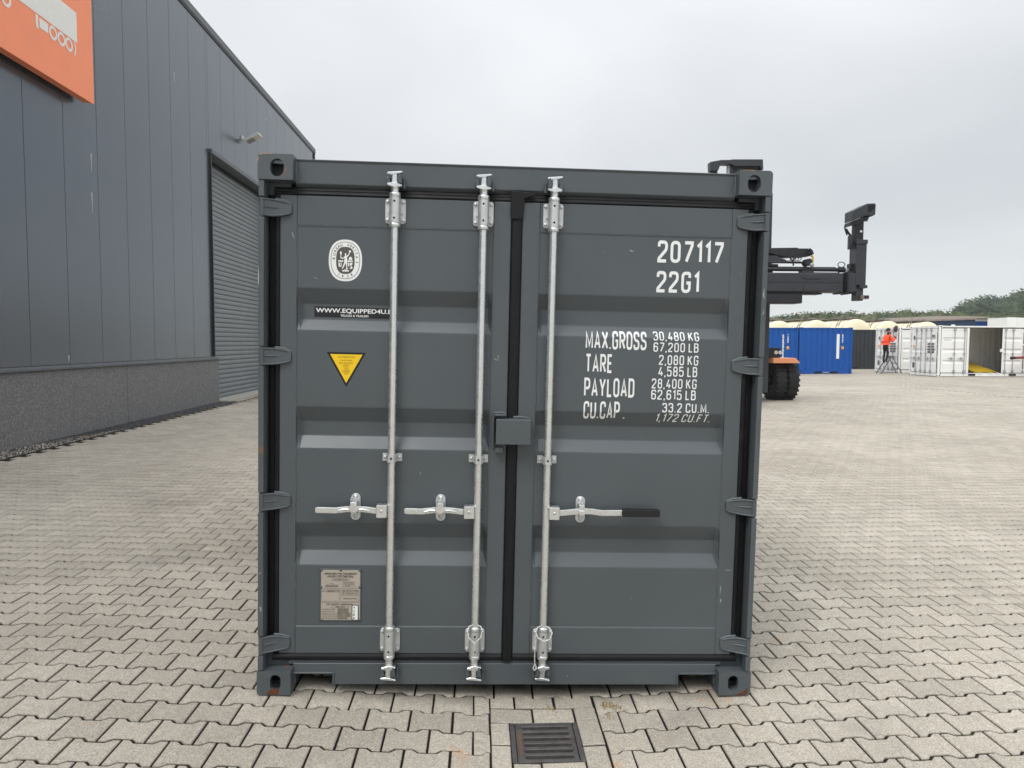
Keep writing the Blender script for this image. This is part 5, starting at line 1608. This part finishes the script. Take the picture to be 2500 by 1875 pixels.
# raised pads on the beam face
for pts in (((640, 1135), (835, 1135), (880, 1175), (850, 1200), (630, 1200), (600, 1180)), ((630, 1290), (850, 1290), (880, 1310), (875, 1370), (610, 1370), (610, 1310))):
    hp(MB().prism([(q5(*q).x, q5(*q).z) for q in pts], 'y', SY - .225, SY - .198), 'beam_plate', DS, .008)
hp(MB().box(sxl, q5(1228, 0).x, SY - .207, SY - .199, q5(0, 1248).z, q5(0, 1240).z), 'beam_seam', DK)
# cylinders along the top
for b0, r0, x1, y_ in ((1048, .055, 1290, 0.0), (990, .045, 340, .12), (945, .03, 690, .05)):
    L0 = q5(0, b0); hp(MB().cyl((HCX - .3, SY + y_, L0.z), (q5(x1, 0).x, SY + y_, L0.z), r0, 12), 'slide_cylinder', DK)
hp(MB().cyl((q5(1285, 0).x, SY, q5(0, 1048).z), (q5(1420, 0).x, SY, q5(0, 1048).z), .028, 10), 'cylinder_rod', M['far_bar'])
hp(MB().box(q5(650, 0).x, q5(820, 0).x, SY - .1, SY + .15, bz1, q5(0, 1070).z), 'cylinder_mount', DS, .01)
hp(MB().box(q5(150, 0).x, q5(1200, 0).x, SY + .15, SY + .3, q5(0, 1020).z, q5(0, 1000).z), 'top_pipe', DK)
hp(MB().box(q5(820, 0).x, q5(1230, 0).x, SY + .05, SY + .2, bz1 + .002, q5(0, 1085).z), 'hose_tray', DK)
A = q5(720, 955); hp(MB().cyl((A.x, SY - .1, A.z), (A.x, SY + .15, A.z), .10, 16), 'valve', DK)
A = q5(755, 995); hp(MB().ball((A.x, SY - .12, A.z), .06), 'valve_cap', M['far_bar'])
A = q5(1210, 985); hp(MB().tube([(A.x + .10 * math.cos(a), SY, A.z + .07 * math.sin(a)) for a in [R(30 * i) for i in range(12)]], .012, 6, closed=True), 'lifting_ring', DK)
hp(MB().cyl((q5(1200, 0).x, SY, q5(0, 1048).z), (q5(1288, 0).x, SY, q5(0, 1048).z), .075, 14), 'cylinder_gland', DK)
# valve bank and hoses over the beam
pb_ = [q5(*q) for q in ((225, 735), (605, 730), (610, 742), (760, 742), (765, 770), (800, 850), (770, 850), (715, 865), (560, 865), (430, 870), (320, 840), (190, 810))]
hp(MB().prism([(p.x, p.z) for p in pb_], 'y', SY + .1, SY + .45), 'valve_bank', DK, .01)
pb_ = [q5(*q) for q in ((-60, 850), (300, 845), (330, 880), (420, 900), (470, 935), (-60, 950))]
hp(MB().prism([(p.x, p.z) for p in pb_], 'y', SY + .1, SY + .5), 'pump_housing', DS, .01)
for k in range(5):
    a = 470 + k * 38
    hp(MB().tube([q5(a, 868), q5(a + 6, 905), q5(a - 12, 925), q5(a - 40, 932)], .011, 6), 'hose', DK)
hp(MB().tube([q5(460, 868), q5(500, 930), q5(520, 1000)], .02, 8), 'hose', DK); hp(MB().tube([q5(548, 868), q5(510, 930), q5(514, 1000)], .02, 8), 'hose', DK)
hp(MB().tube([q5(770, 850), q5(793, 870), q5(797, 920), q5(785, 980)], .028, 10), 'yellow_hose', M['hose'])
hp(MB().tube([q5(740, 760), q5(775, 790), q5(790, 840)], .045, 10), 'hose', DK)
for b0 in (762, 778): hp(MB().tube([q5(-100, b0), q5(250, b0)], .009, 6), 'pipe', DK)
# end post with the tilted gripper box on top
def post(s_):
    def X(a):
        x = q5(a, 0).x
        return x if s_ > 0 else 2 * HCX - x
    def Z(b): return q5(1450, b).z
    def bx(a0, a1, b0, b1, y0, y1, name, mat=DS, bv=.008): return hp(MB().box(*sorted((X(a0), X(a1))), y0, y1, Z(b1), Z(b0)), name, mat, bv)
    bx(1385, 1532, 705, 1290, SY - .25, SY + .12, 'end_post')
    bx(1375, 1537, 642, 704, SY - .28, SY + .15, 'post_collar')
    bx(1440, 1552, 1291, 1335, SY - .28, SY + .15, 'post_collar')
    bx(1372, 1384, 1070, 1380, SY - .2, SY + .3, 'post_flange', DK)
    bx(1412, 1515, 1336, 1512, SY - .2, SY + .05, 'post_foot', DS)
    fo = bx(1470, 1565, 1436, 1492, SY - .33, SY - .205, 'twistlock', M['grime'])
    for k in (0, 1): hp(MB().cyl((X(1510 + k * 36), SY - .333, Z(1464)), (X(1510 + k * 36), SY - .327, Z(1464)), .035, 12), 'twistlock_hole', M['hole_shade'])
    bx(1345, 1420, 975, 1068, SY - .1, SY + .1, 'cylinder_clevis', DK)
    bx(1395, 1515, 370, 640, SY - .12, SY + .08, 'post_neck', DK)
    bx(1318, 1370, 570, 770, SY - .1, SY, 'hose_guard', DS)
    hp(MB().tube([(X(1290), SY, Z(470)), (X(1330), SY, Z(530)), (X(1375), SY, Z(580))], .03, 8), 'stay', DK)
    hp(MB().tube([(X(1290), SY, Z(400)), (X(1275), SY, Z(470)), (X(1310), SY, Z(560))], .02, 8), 'hose', DK)
    g = [(1290, 238), (1490, 135), (1600, 128), (1615, 150), (1612, 290), (1560, 320), (1500, 300), (1290, 385)]
    hp(MB().prism([(X(a), Z(b)) for a, b in g], 'y', SY - .35, SY + .1), 'gripper_box', DS, .02)
    g = [(1280, 395), (1500, 310), (1555, 325), (1520, 370), (1440, 400), (1300, 445), (1270, 450)]
    hp(MB().prism([(X(a), Z(b)) for a, b in g], 'y', SY - .25, SY + .05), 'gripper_rail', DK, .01)
    hp(MB().prism([(X(a), Z(b)) for a, b in ((1500, 160), (1590, 145), (1595, 200), (1530, 260), (1500, 255))], 'y', SY - .356, SY - .351), 'gripper_recess', M['hole_shade'])
    hp(MB().ball((X(1473), SY - .13, Z(517)), .035), 'marker_lamp', M['white_vinyl'])
    hp(MB().tube([(X(1550) + .05 * math.cos(a), SY - .1, Z(335) + .06 * math.sin(a)) for a in [R(30 * i) for i in range(12)]], .012, 6, closed=True), 'shackle', M['far_bar'])
for s_ in (-1, 1): post(s_)
hp(MB().box(HCX - .9, HCX + .9, SY + .36, MY - .13, bz0, bz1 + .3), 'carriage', DS, .02)

# ------------------------------------------------------------------ road tankers behind the containers
def tanker(u, vtop, rad, label, y=49.0):
    c = on_y(u, vtop, y); zc_ = c.z - rad; zg = gz(c.x, y)
    t = empty('tank_trailer', (c.x, y, zg), label, 'tanker', 'cream tank trailers in a row')
    zl = zc_ - zg
    Lt = 8.5
    pr = [(.001, -.22), (rad * .4, -.20), (rad * .75, -.12), (rad * .93, -.03), (rad, .05), (rad, Lt), (rad * .9, Lt + .12), (.001, Lt + .22)]
    MB().lathe(pr, (0, 0, zl), (0, 1, 0), 40).build('tank', M['cream'], t)
    for yy in (.25, 1.2, 2.2, 4.0, 6.0):
        n = 36
        MB().tube([((rad + .008) * math.cos(R(10 * k)), yy, zl + (rad + .008) * math.sin(R(10 * k))) for k in range(n)], .018, 5, closed=True).build('band', M['grime'], t)
    MB().box(-.45, .45, .5, Lt - .4, zl + rad + .08, zl + rad + .13).build('walkway', M['grime'], t)
    for k in range(4):
        yy = .9 + k * 2.2
        MB().cyl((0, yy, zl + rad - .05), (0, yy, zl + rad + .2), .28, 14).build('manlid', M['grime'], t)
    for k in range(5):
        yy = .55 + k * 1.6
        MB().box(-.44, -.40, yy, yy + .05, zl + rad - .1, zl + rad + .08).box(.40, .44, yy, yy + .05, zl + rad - .1, zl + rad + .08).build('walkway_post', M['grime'], t)
    MB().bar((-rad * .85, .9, zl + rad * .55), (-rad * .55, .9, zl + rad + .35), .04, .04).build('handrail', M['grime'], t)
    MB().bar((-rad * .85, 1.3, zl + rad * .55), (-rad * .45, 1.3, zl + rad + .35), .04, .04).build('handrail', M['grime'], t)
    MB().box(-.5, .5, .2, Lt - .2, zl - rad - .25, zl - rad + .12).build('chassis', M['darker'], t)
    for yy in (5.0, 6.3, 7.6):
        for s_ in (-1, 1):
            MB().lathe([(.001, -.15), (.3, -.15), (.5, -.12), (.5, .12), (.3, .15), (.001, .15)], (s_ * 1.0, yy, .5), (1, 0, 0), 20).build('wheel', M['tyre'], t)
    for s_ in (-1, 1):
        MB().box(s_ * .6 - .06, s_ * .6 + .06, 1.0, 1.14, .0, zl - rad + .1).build('landing_leg', M['grime'], t)
    return t
lab = ['cream tank trailer end just right of the handler upright', 'cream tank trailer end above the striped blue container', 'tallest cream tank trailer end above the charcoal container',
       'cream tank trailer end behind the worker in orange', 'cream tank trailer end above the nearest white container corner']
for k, (a, b, fn, rad) in enumerate(((340, 530, z8, 1.12), (925, 520, z8, 1.12), (1552, 505, z8, 1.15), (388, 462, z4, 1.12), (915, 474, z4, 1.12))):
    u, v = fn(a, b); tanker(u, v, rad, lab[k], 49.0 + (.6, .2, -.4, .8, 1.2)[k])

# blue sheet shed and white box trailer behind
SHY = 62.0
def s4(a, b, y): return on_y(*z4(a, b), y)
A, B, Cc = s4(440, 470, SHY + 6), s4(1565, 425, SHY), s4(1985, 430, SHY)
sh_ = empty('storage_shed', (B.x, SHY, gz(B.x, SHY)), 'old blue sheet metal shed with rusty corrugated roof behind the tanks', 'shed')
zs_ = gz(B.x, SHY)
def shp(mb, name, mat, fix=True):
    o = mb.build(name, mat, sh_, fix=fix); o.location = (-B.x, -SHY, -zs_); return o
wtop = s4(1700, 467, SHY).z
shp(corr_between((B.x, SHY), (Cc.x, SHY), zs_, wtop, 22, .05, (0, -1)), 'front_wall', M['blue'], False)
shp(MB().box(B.x - .05, Cc.x + .1, SHY - .02, SHY + .02, wtop + .003, B.z - .12), 'fascia', M['sign_white'])
nA = (A - B); nA.z = 0
shp(corr_between((A.x, SHY + 6), (B.x - .02, SHY + .02), zs_, B.z - .15, 46, .05, (-.4, -.9)), 'side_wall', M['shed_blue'], False)
shp(corr_between((Cc.x, SHY), (Cc.x + 3, SHY + 9), zs_, wtop, 30, .05, (1, 0)), 'end_wall', M['shed_blue'], False)
def roof_sheet(P0, P1, Q0, Q1, n):
    P0, P1, Q0, Q1 = map(Vector, (P0, P1, Q0, Q1)); vs = []
    for i in range(n * 4 + 1):
        t = i / (n * 4); d = .05 * math.sin(i * math.pi / 2)
        a, b = P0.lerp(P1, t), Q0.lerp(Q1, t); vs += [(a.x, a.y, a.z + d), (b.x, b.y, b.z + d)]
    return MB().add(vs, [(2 * i, 2 * i + 2, 2 * i + 3, 2 * i + 1) for i in range(n * 4)])
zr = B.z
shp(roof_sheet((B.x - .2, SHY - .5, zr), (Cc.x + .1, SHY - .5, zr - .02), (B.x - .2 + 2, SHY + 9, zr + .5), (Cc.x + 3, SHY + 9, zr + .5), 20), 'roof', M['old_roof'], False)
shp(roof_sheet((A.x - .2, SHY + 5.6, A.z), (B.x - .2, SHY - .4, zr), (A.x + 2, SHY + 12, A.z + .5), (B.x + 2, SHY + 9, zr + .5), 30), 'roof', M['old_roof'], False)
shp(MB().bar((A.x - .2, SHY + 5.55, A.z - .06), (B.x - .2, SHY - .45, zr - .06), .05, .14), 'roof_edge', M['old_roof'])
A, B = s4(1990, 412, 58), s4(2330, 412, 58)
wt_z = gz(A.x, 58)
wt = empty('box_trailer', (A.x, 58, wt_z), 'tall white box trailer behind the right end of the white container', 'trailer')
hz2 = A.z - wt_z; lx_ = B.x - A.x
MB().box(0, lx_ * .39, 0, 2.5, 1.05, hz2).build('box_body', M['white'], wt, .03, 2)
MB().box(lx_ * .395, lx_ * .46, -.03, 2.4, 1.0, hz2 - .02).build('front_frame', M['white'], wt, .02, 1)
MB().box(lx_ * .465, lx_ + 6, 0, 2.5, 1.05, hz2 - .03).build('box_body', M['white'], wt, .03, 2)
for k in range(7): MB().box(lx_ * .465, lx_ + 6, -.012, -.002, hz2 - .35 - k * .28, hz2 - .345 - k * .28).build('rib', M['white'], wt)
MB().box(0, lx_ + 6, .4, 2.1, .75, 1.04).build('chassis', M['darker'], wt)
MB().box(-.02, lx_ + 6, .0, 2.5, hz2 + .002, hz2 + .04).build('roof_cap', M['trim'], wt)
for xx in (1.0, 2.2, lx_ + 3, lx_ + 4.2):
    for yy in (.25, 2.25): MB().lathe([(.001, -.15), (.3, -.15), (.5, -.12), (.5, .12), (.3, .15), (.001, .15)], (xx, yy, .5), (0, 1, 0), 20).build('wheel', M['tyre'], wt)

# ------------------------------------------------------------------ step ladder and worker
lp_ = gnd(*z4(300, 1172)); lq = gnd(*z4(440, 1168))
lcx, lcy = (lp_.x + lq.x) / 2, (lp_.y + lq.y) / 2 - .1
lz_ = gz(lcx, lcy)
zl_t = on_y(*z4(370, 940), lcy).z - lz_
ld = empty('step_ladder', (lcx, lcy, lz_), 'grey step ladder under the worker beside the white container', 'ladder')
M['ladder'] = pmat('ladder_grey', (0.13, 0.14, 0.15), .5, var=.1)
hx_ = .60
for s_ in (-1, 1):
    MB().bar((-hx_, s_ * .26 - .03, 0), (.02, s_ * .19, zl_t), .06, .035, (0, 1, 0)).build('rail', M['ladder'], ld)
    MB().bar((hx_, s_ * .26 - .03, 0), (.06, s_ * .19, zl_t), .05, .03, (0, 1, 0)).build('rail', M['ladder'], ld)
for k in range(4):
    t = (k + 1) / 5.0
    xx = -hx_ + (hx_ + .02) * t; w_ = .26 - .07 * t
    MB().box(xx - .06, xx + .06, -w_ - .02, w_ - .03, zl_t * t - .015, zl_t * t + .015).build('step', M['far_bar'], ld)
for k in range(2):
    t = .3 + .3 * k; xx = hx_ - (hx_ - .06) * t; w_ = .26 - .07 * t
    MB().box(xx - .02, xx + .02, -w_ - .02, w_ - .03, zl_t * t - .02, zl_t * t + .02).build('brace', M['ladder'], ld)
MB().box(-.12, .14, -.23, .20, zl_t, zl_t + .03).build('top_cap', M['ladder'], ld)

def skin_body(name, verts, edges, radii, mat, parent=None, sub=2, root=0):
    me = bpy.data.meshes.new(name)
    me.from_pydata(verts, edges, [])
    o = bpy.data.objects.new(name, me); C.objects.link(o)
    m = o.modifiers.new('skin', 'SKIN'); m.use_smooth_shade = True
    for i, r in enumerate(radii):
        sv = me.skin_vertices[0].data[i]
        sv.radius = r if isinstance(r, tuple) else (r, r); sv.use_root = i == root
    s_ = o.modifiers.new('sub', 'SUBSURF'); s_.levels = sub; s_.render_levels = sub
    dg = bpy.context.evaluated_depsgraph_get()
    m2 = bpy.data.meshes.new_from_object(o.evaluated_get(dg)); m2.name = name
    bpy.data.objects.remove(o)
    m2.materials.append(mat)
    m2.polygons.foreach_set('use_smooth', [True] * len(m2.polygons))
    o = bpy.data.objects.new(name, m2); C.objects.link(o)
    if parent is not None: o.parent = parent
    return o
# worker stands on the third step facing the container (+x), arms up at the door top
fz = lz_ + zl_t * .6
wx = lcx - hx_ + (hx_ + .02) * .6
hp_ = .92
V = [(0, 0, hp_), (.04, 0, hp_ + .22), (.09, 0, hp_ + .44), (.10, 0, hp_ + .54), (.12, 0, hp_ + .60), (.125, 0, hp_ + .70), (.125, 0, hp_ + .78),   # 0-6 spine, neck, head
     (.09, .19, hp_ + .46), (.27, .24, hp_ + .36), (.36, .21, hp_ + .58), (.39, .19, hp_ + .66),     # 7-10 left arm
     (.09, -.20, hp_ + .45), (.20, -.27, hp_ + .20), (.36, -.22, hp_ + .36), (.41, -.19, hp_ + .42),  # 11-14 right arm
     (-.01, .10, hp_ - .06), (.02, .11, .50), (-.04, .11, .09), (.08, .12, .035),                      # 15-18 left leg
     (-.01, -.10, hp_ - .06), (.06, -.12, .50), (-.02, -.12, .09), (.11, -.13, .035)]                  # 19-22 right leg
E_ = [(0, 1), (1, 2), (2, 3), (3, 4), (4, 5), (5, 6), (2, 7), (7, 8), (8, 9), (9, 10), (2, 11), (11, 12), (12, 13), (13, 14), (0, 15), (15, 16), (16, 17), (17, 18), (0, 19), (19, 20), (20, 21), (21, 22)]
Rr_ = [(.14, .12), (.14, .115), (.15, .12), .06, .058, .095, .075, .07, .05, .04, .035, .07, .05, .04, .035, .085, .062, .045, .04, .085, .062, .045, .04]
wk = skin_body('person', V, E_, Rr_, M['black_cloth'])
wk.location = (wx, lcy, fz + .012)
wk.scale = (1.08, 1.08, 1.09)
tag(wk, 'worker in orange jacket and black trousers standing on a step ladder', 'person')
Vj = [V[0], V[1], V[2], (.095, 0, hp_ + .50), V[7], V[8], V[9], V[11], V[12], V[13], (0, 0, hp_ + .02)]
skin_body('jacket', Vj, [(0, 1), (1, 2), (2, 3), (2, 4), (4, 5), (5, 6), (2, 7), (7, 8), (8, 9), (0, 10)], [(.20, .18), (.20, .17), (.205, .17), .11, .11, .085, .065, .11, .085, .065, (.20, .18)], M['hv_orange'], wk)
skin_body('hood', [(.02, 0, hp_ + .46), (.0, 0, hp_ + .34)], [(0, 1)], [(.10, .07), (.05, .06)], M['black_cloth'], wk)
MB().ball((.125, 0, hp_ + .735), (.105, .09, .12), 14, 9).build('head', M['skin'], wk)
MB().ball((.115, 0, hp_ + .775), (.115, .10, .105), 14, 9).build('cap', M['black_cloth'], wk)
for y_, h0, x_ in ((.19, .66, -.185), (-.19, .42, -.165)):
    hd2 = MB().ball((x_ + .575, y_, hp_ + h0 + .02), (.035, .03, .05), 10, 6)
    for f in range(4): hd2.tube([(x_ + .585, y_ - .024 + f * .016, hp_ + h0 + .04), (x_ + .60, y_ - .026 + f * .017, hp_ + h0 + .09), (x_ + .61, y_ - .026 + f * .017, hp_ + h0 + .12 - abs(f - 1.4) * .008)], [.010, .009, .007], 6)
    hd2.tube([(x_ + .575, y_ + .03, hp_ + h0 + .01), (x_ + .59, y_ + .05, hp_ + h0 + .05)], [.011, .008], 6)
    hd2.build('hand', M['skin'], wk)
# dark rag on top of the door
p_ = on_y(*z4(470, 566), wc1.y + .1)
mb = MB().ball((0, 0, 0), (.13, .13, .17), 12, 8); rz_ = random.Random(9)
mb.v = [(x + rz_.uniform(-.03, .03), y + rz_.uniform(-.03, .03), z + rz_.uniform(-.03, .03)) for x, y, z in mb.v]
jk = mb.build('rag', pmat('dark_rag', (0.06, 0.045, 0.06), .9, var=.2)); jk.location = (wc1.x - .02, p_.y + .25, p_.z); tag(jk, 'dark rag hung over the top edge of the white container beside the worker', 'rag')

# ------------------------------------------------------------------ trees
def leafmat(name, col):
    m = pmat(name, col, .7, var=.35, vscale=.7, spec=.2)
    t = m.node_tree; b = t.nodes['Principled BSDF']
    tr2 = t.nodes.new('ShaderNodeBsdfTranslucent'); mx2 = t.nodes.new('ShaderNodeMixShader'); mx2.inputs[0].default_value = .35
    t.links.new(b.inputs['Base Color'].links[0].from_socket, tr2.inputs[0]); t.links.new(b.outputs[0], mx2.inputs[1]); t.links.new(tr2.outputs[0], mx2.inputs[2])
    t.links.new(mx2.outputs[0], t.nodes['Material Output'].inputs[0])
    return m
GM = [leafmat('leaf_dark', (0.095, 0.130, 0.072)), leafmat('leaf_mid', (0.125, 0.160, 0.078)), leafmat('leaf_olive', (0.150, 0.168, 0.085)), leafmat('leaf_hazed', (0.088, 0.122, 0.092))]  # leaf tones lightened, the far clump bluer, to paint in distance haze
M['bark'] = pmat('bark', (0.07, 0.055, 0.04), .9, var=.3)
def crown_mesh(seed, h, wd, n, leaf, conic=0.0, base=.12):
    r = random.Random(seed); mb = MB()
    lobes = []
    for i in range(11):
        t = r.uniform(base + .08, .93)
        rad = wd / 2 * (1 - conic * t) * (1.0 if t < .6 else 1 - .75 * (t - .6) / .4)
        a = r.uniform(0, 6.28)
        lobes.append((math.cos(a) * rad * .6, math.sin(a) * rad * .6, h * t, rad * r.uniform(.42, .62)))
    lobes.append((0, 0, h * .9, wd * .16 + .2)); lobes.append((0, 0, h * .55, wd * .3))
    vs, fs = [], []
    for i in range(n):
        L = r.choice(lobes)
        d = Vector((r.gauss(0, 1), r.gauss(0, 1), r.gauss(0, 1))).normalized() * (L[3] * r.uniform(.45, 1.0) ** .5)
        c = Vector((L[0], L[1], L[2])) + Vector((d.x, d.y, d.z * .95))
        if c.z < h * base: continue
        s_ = leaf * r.uniform(.55, 1.3)
        u = Vector((r.gauss(0, 1), r.gauss(0, 1), r.gauss(0, .7))).normalized(); v = u.cross(Vector((r.gauss(0, 1), r.gauss(0, 1), r.gauss(0, 1)))).normalized()
        o = len(vs)
        vs += [c - u * s_, c - v * s_ * .55, c + u * s_, c + v * s_ * .55]
        fs.append((o, o + 1, o + 2, o + 3))
    mb.add(vs, fs)
    for L in lobes:            # dense inner foliage
        q = MB().ball((L[0], L[1], L[2]), L[3] * .66, 9, 6)
        q.v = [(x + r.uniform(-1, 1) * L[3] * .13, y + r.uniform(-1, 1) * L[3] * .13, max(z + r.uniform(-1, 1) * L[3] * .13, h * base * .6)) for x, y, z in q.v]
        mb.add(q.v, q.f)
    zm = max(p[2] for p in mb.v); mb.v = [(p[0], p[1], p[2] * h / zm) for p in mb.v]
    me = mb.mesh('crown', False)
    return me
def trunk_mesh(seed, h):
    r = random.Random(seed); mb = MB()
    mb.tube([(0, 0, -.05), (r.uniform(-.05, .05), 0, h * .35), (r.uniform(-.12, .12), r.uniform(-.1, .1), h * .85)], [h * .022, h * .017, h * .005], 7)
    for k in range(6):
        a = r.uniform(0, 6.28); z = h * r.uniform(.2, .6)
        mb.tube([(0, 0, z), (math.cos(a) * h * .1, math.sin(a) * h * .1, z + h * .1), (math.cos(a) * h * .18, math.sin(a) * h * .18, z + h * .24)], [h * .009, h * .006, h * .002], 5)
    return mb.mesh('trunk')
crowns, trunks = {}, [trunk_mesh(k, 1.0) for k in range(3)]
for tm in trunks: tm.materials.append(M['bark'])
for kind, (wd, con, n, lf) in {'bushy': (.66, .12, 6500, .026), 'pointed': (.50, .55, 4500, .025), 'big': (.74, .1, 11000, .019)}.items():
    crowns[kind] = [crown_mesh(100 + i * 7 + len(kind), 1.0, wd, n, lf, con, .06 if kind != 'big' else .1) for i in range(3)]
mats_m = {}
tr_r = random.Random(21)
NAMES = {}
def tree(u, vtop, y, kind, gm, label, group, wscale=1.0):
    p = on_y(u, vtop, y); zg = gz(p.x, y); h = p.z - zg
    t = empty('tree', (p.x, y, zg), label, 'tree', group)
    i = tr_r.randrange(3)
    key = (kind, i, gm)
    if key not in mats_m:
        me = crowns[kind][i].copy(); me.materials.clear(); me.materials.append(GM[gm]); mats_m[key] = me
    a = tr_r.uniform(0, 6.28)
    inst('crown', mats_m[key], t, (0, 0, 0), (0, 0, a), (h * wscale, h * wscale, h))
    inst('trunk', trunks[i], t, (0, 0, 0), (0, 0, a), (h, h, h))
# hedge row of young trees (left to right): picture column, top line, depth
row = [(1858, 774), (1878, 772), (1902, 771), (1926, 768), (1948, 765), (1974, 761), (1998, 762), (2026, 760), (2052, 762), (2078, 759), (2100, 765), (2122, 763), (2144, 759), (2164, 763), (2188, 759),
       (2213, 754), (2234, 761), (2254, 763), (2268, 759), (2291, 756), (2312, 763), (2328, 762), (2344, 760), (2366, 766), (2392, 765), (2414, 764), (2438, 766), (2464, 763), (2490, 762), (2514, 762)]
spots = ['behind the handler upright', 'above the left blue container', 'over the gap of the blue containers', 'above the striped blue container', 'above the charcoal container', 'behind the worker', 'above the white container corner', 'over the blue shed', 'under the tall dark trees', 'at the right edge of the view']
for k, (u, v) in enumerate(row):
    kind = 'pointed' if k in (2, 12, 15, 19, 22, 16) else 'bushy'
    sp_ = spots[min(k // 3, 9)]
    ordn = ('first', 'second', 'third')[k % 3]
    tree(u, v - 3, 88 + tr_r.uniform(-3, 4), kind, (1, 2, 1, 0, 2)[k % 5], f'{"pointed" if kind == "pointed" else "bushy"} green hedge tree {sp_}, {ordn} from the left there', 'young trees in the hedge row', 1.25 if kind == 'bushy' else 1.0)
big = [(2352, 741, 'leftmost and lowest'), (2372, 730, 'second from the left'), (2392, 727, 'third from the left'), (2411, 720, 'tallest of the middle pair'), (2424, 721, 'right of the middle pair'), (2447, 724, 'behind the dip in the skyline'), (2462, 726, 'before the rise'), (2482, 716, 'on the rise'), (2502, 703, 'tallest, at the picture edge'), (2525, 700, 'cut by the picture edge')]
for k, (u, v, lbl) in enumerate(big):
    tree(u, v - 2, 122 + tr_r.uniform(-4, 6), 'big', (3, 0, 3, 0, 3)[k % 5], f'tall dark woodland tree, {lbl} of the clump at right', 'tall trees beyond the hedge', .95)

# ------------------------------------------------------------------ paint scratches and scuffs seen on the grey container
M['scratch'] = pmat('bare_scratch', (0.36, 0.37, 0.37), .6, var=.3, vscale=80)
rs_ = random.Random(17)
def scratch(x, z, dx_, dz_, y, w_=.0016):
    pts = [(x + dx_ * t + rs_.gauss(0, .0012), z + dz_ * t + rs_.gauss(0, .0012)) for t in (0, .3, .6, 1)]
    L_v = Vector((-dz_, dx_)).normalized() * w_
    prof_ = (.3, 1, .8, .2)
    vs_ = []
    for (a, b), k in zip(pts, prof_): vs_ += [(a - L_v.x * k, y, b - L_v.y * k), (a + L_v.x * k, y, b + L_v.y * k)]
    MB().add(vs_, [(0, 1, 3, 2), (2, 3, 5, 4), (4, 5, 7, 6)]).build('paint_scratch', M['scratch'], sc, fix=False)
for a in ((1.066, .545, -.002, -.05, FY - .0006), (1.068, .475, .002, -.02, FY - .0006, .0028), (1.085, .62, .035, .004, FY - .0006), (1.203, 1.98, -.004, .05, .0034, .003), (1.200, 1.90, .004, .03, .0034, .002),
          (1.1, 2.10, .003, .006, FY - .0006, .002), (-1.207, .60, .008, .006, .0034, .002), (-1.205, .44, .006, -.03, .0034, .003), (-.10, 1.66, .02, -.012, FY - .0006), (-.085, 1.68, .008, -.03, FY - .0006, .0014),
          (.55, 2.20, .02, -.003, PY - .0006, .003), (.42, 2.19, .004, .002, PY - .0006), (-.45, 1.10, .004, -.02, PY - .0006, .0012), (.3, .075, .006, .002, .0514, .002), (-.97, 2.03, .02, -.008, PY - .0006, .001), (.62, .47, -.01, .006, PY - .0006, .001),
          (-1.075, 2.24, .012, -.03, FY - .0006, .0018), (-1.214, 1.98, .0, .09, .0034, .0026)):
    scratch(*a)
M['primer'] = pmat('worn_primer', (0.42, 0.27, 0.14), .7, var=.4, vscale=60)
for pts in ([(-1.2185, 2.545), (-1.2170, 2.558), (-1.2120, 2.574), (-1.2150, 2.576), (-1.2195, 2.560)], [(-1.208, 2.5825), (-1.195, 2.5885), (-1.150, 2.5895), (-1.150, 2.5915), (-1.200, 2.5918), (-1.211, 2.586)], [(1.07, 2.5895), (1.13, 2.589), (1.13, 2.5912), (1.07, 2.5912)]):
    MB().prism(pts, 'y', -.0007, .004).build('worn_edge', M['primer'], sc)

# ------------------------------------------------------------------ thin summer haze over the yard
hzb = MB().box(-85, 420, -65, 520, -1.2, 14.5).build('haze', None, fix=True)
hm_ = bpy.data.materials.new('haze'); hm_.use_nodes = True
_t = hm_.node_tree; _t.nodes.clear()
_o = _t.nodes.new('ShaderNodeOutputMaterial'); _v = _t.nodes.new('ShaderNodeVolumePrincipled')
_v.inputs['Color'].default_value = (0.93, 0.96, 1.0, 1); _v.inputs['Density'].default_value = 0.0006; _v.inputs['Anisotropy'].default_value = 0.2
_t.links.new(_v.outputs[0], _o.inputs['Volume'])
hzb.data.materials.append(hm_)
tag(hzb, kind='stuff')
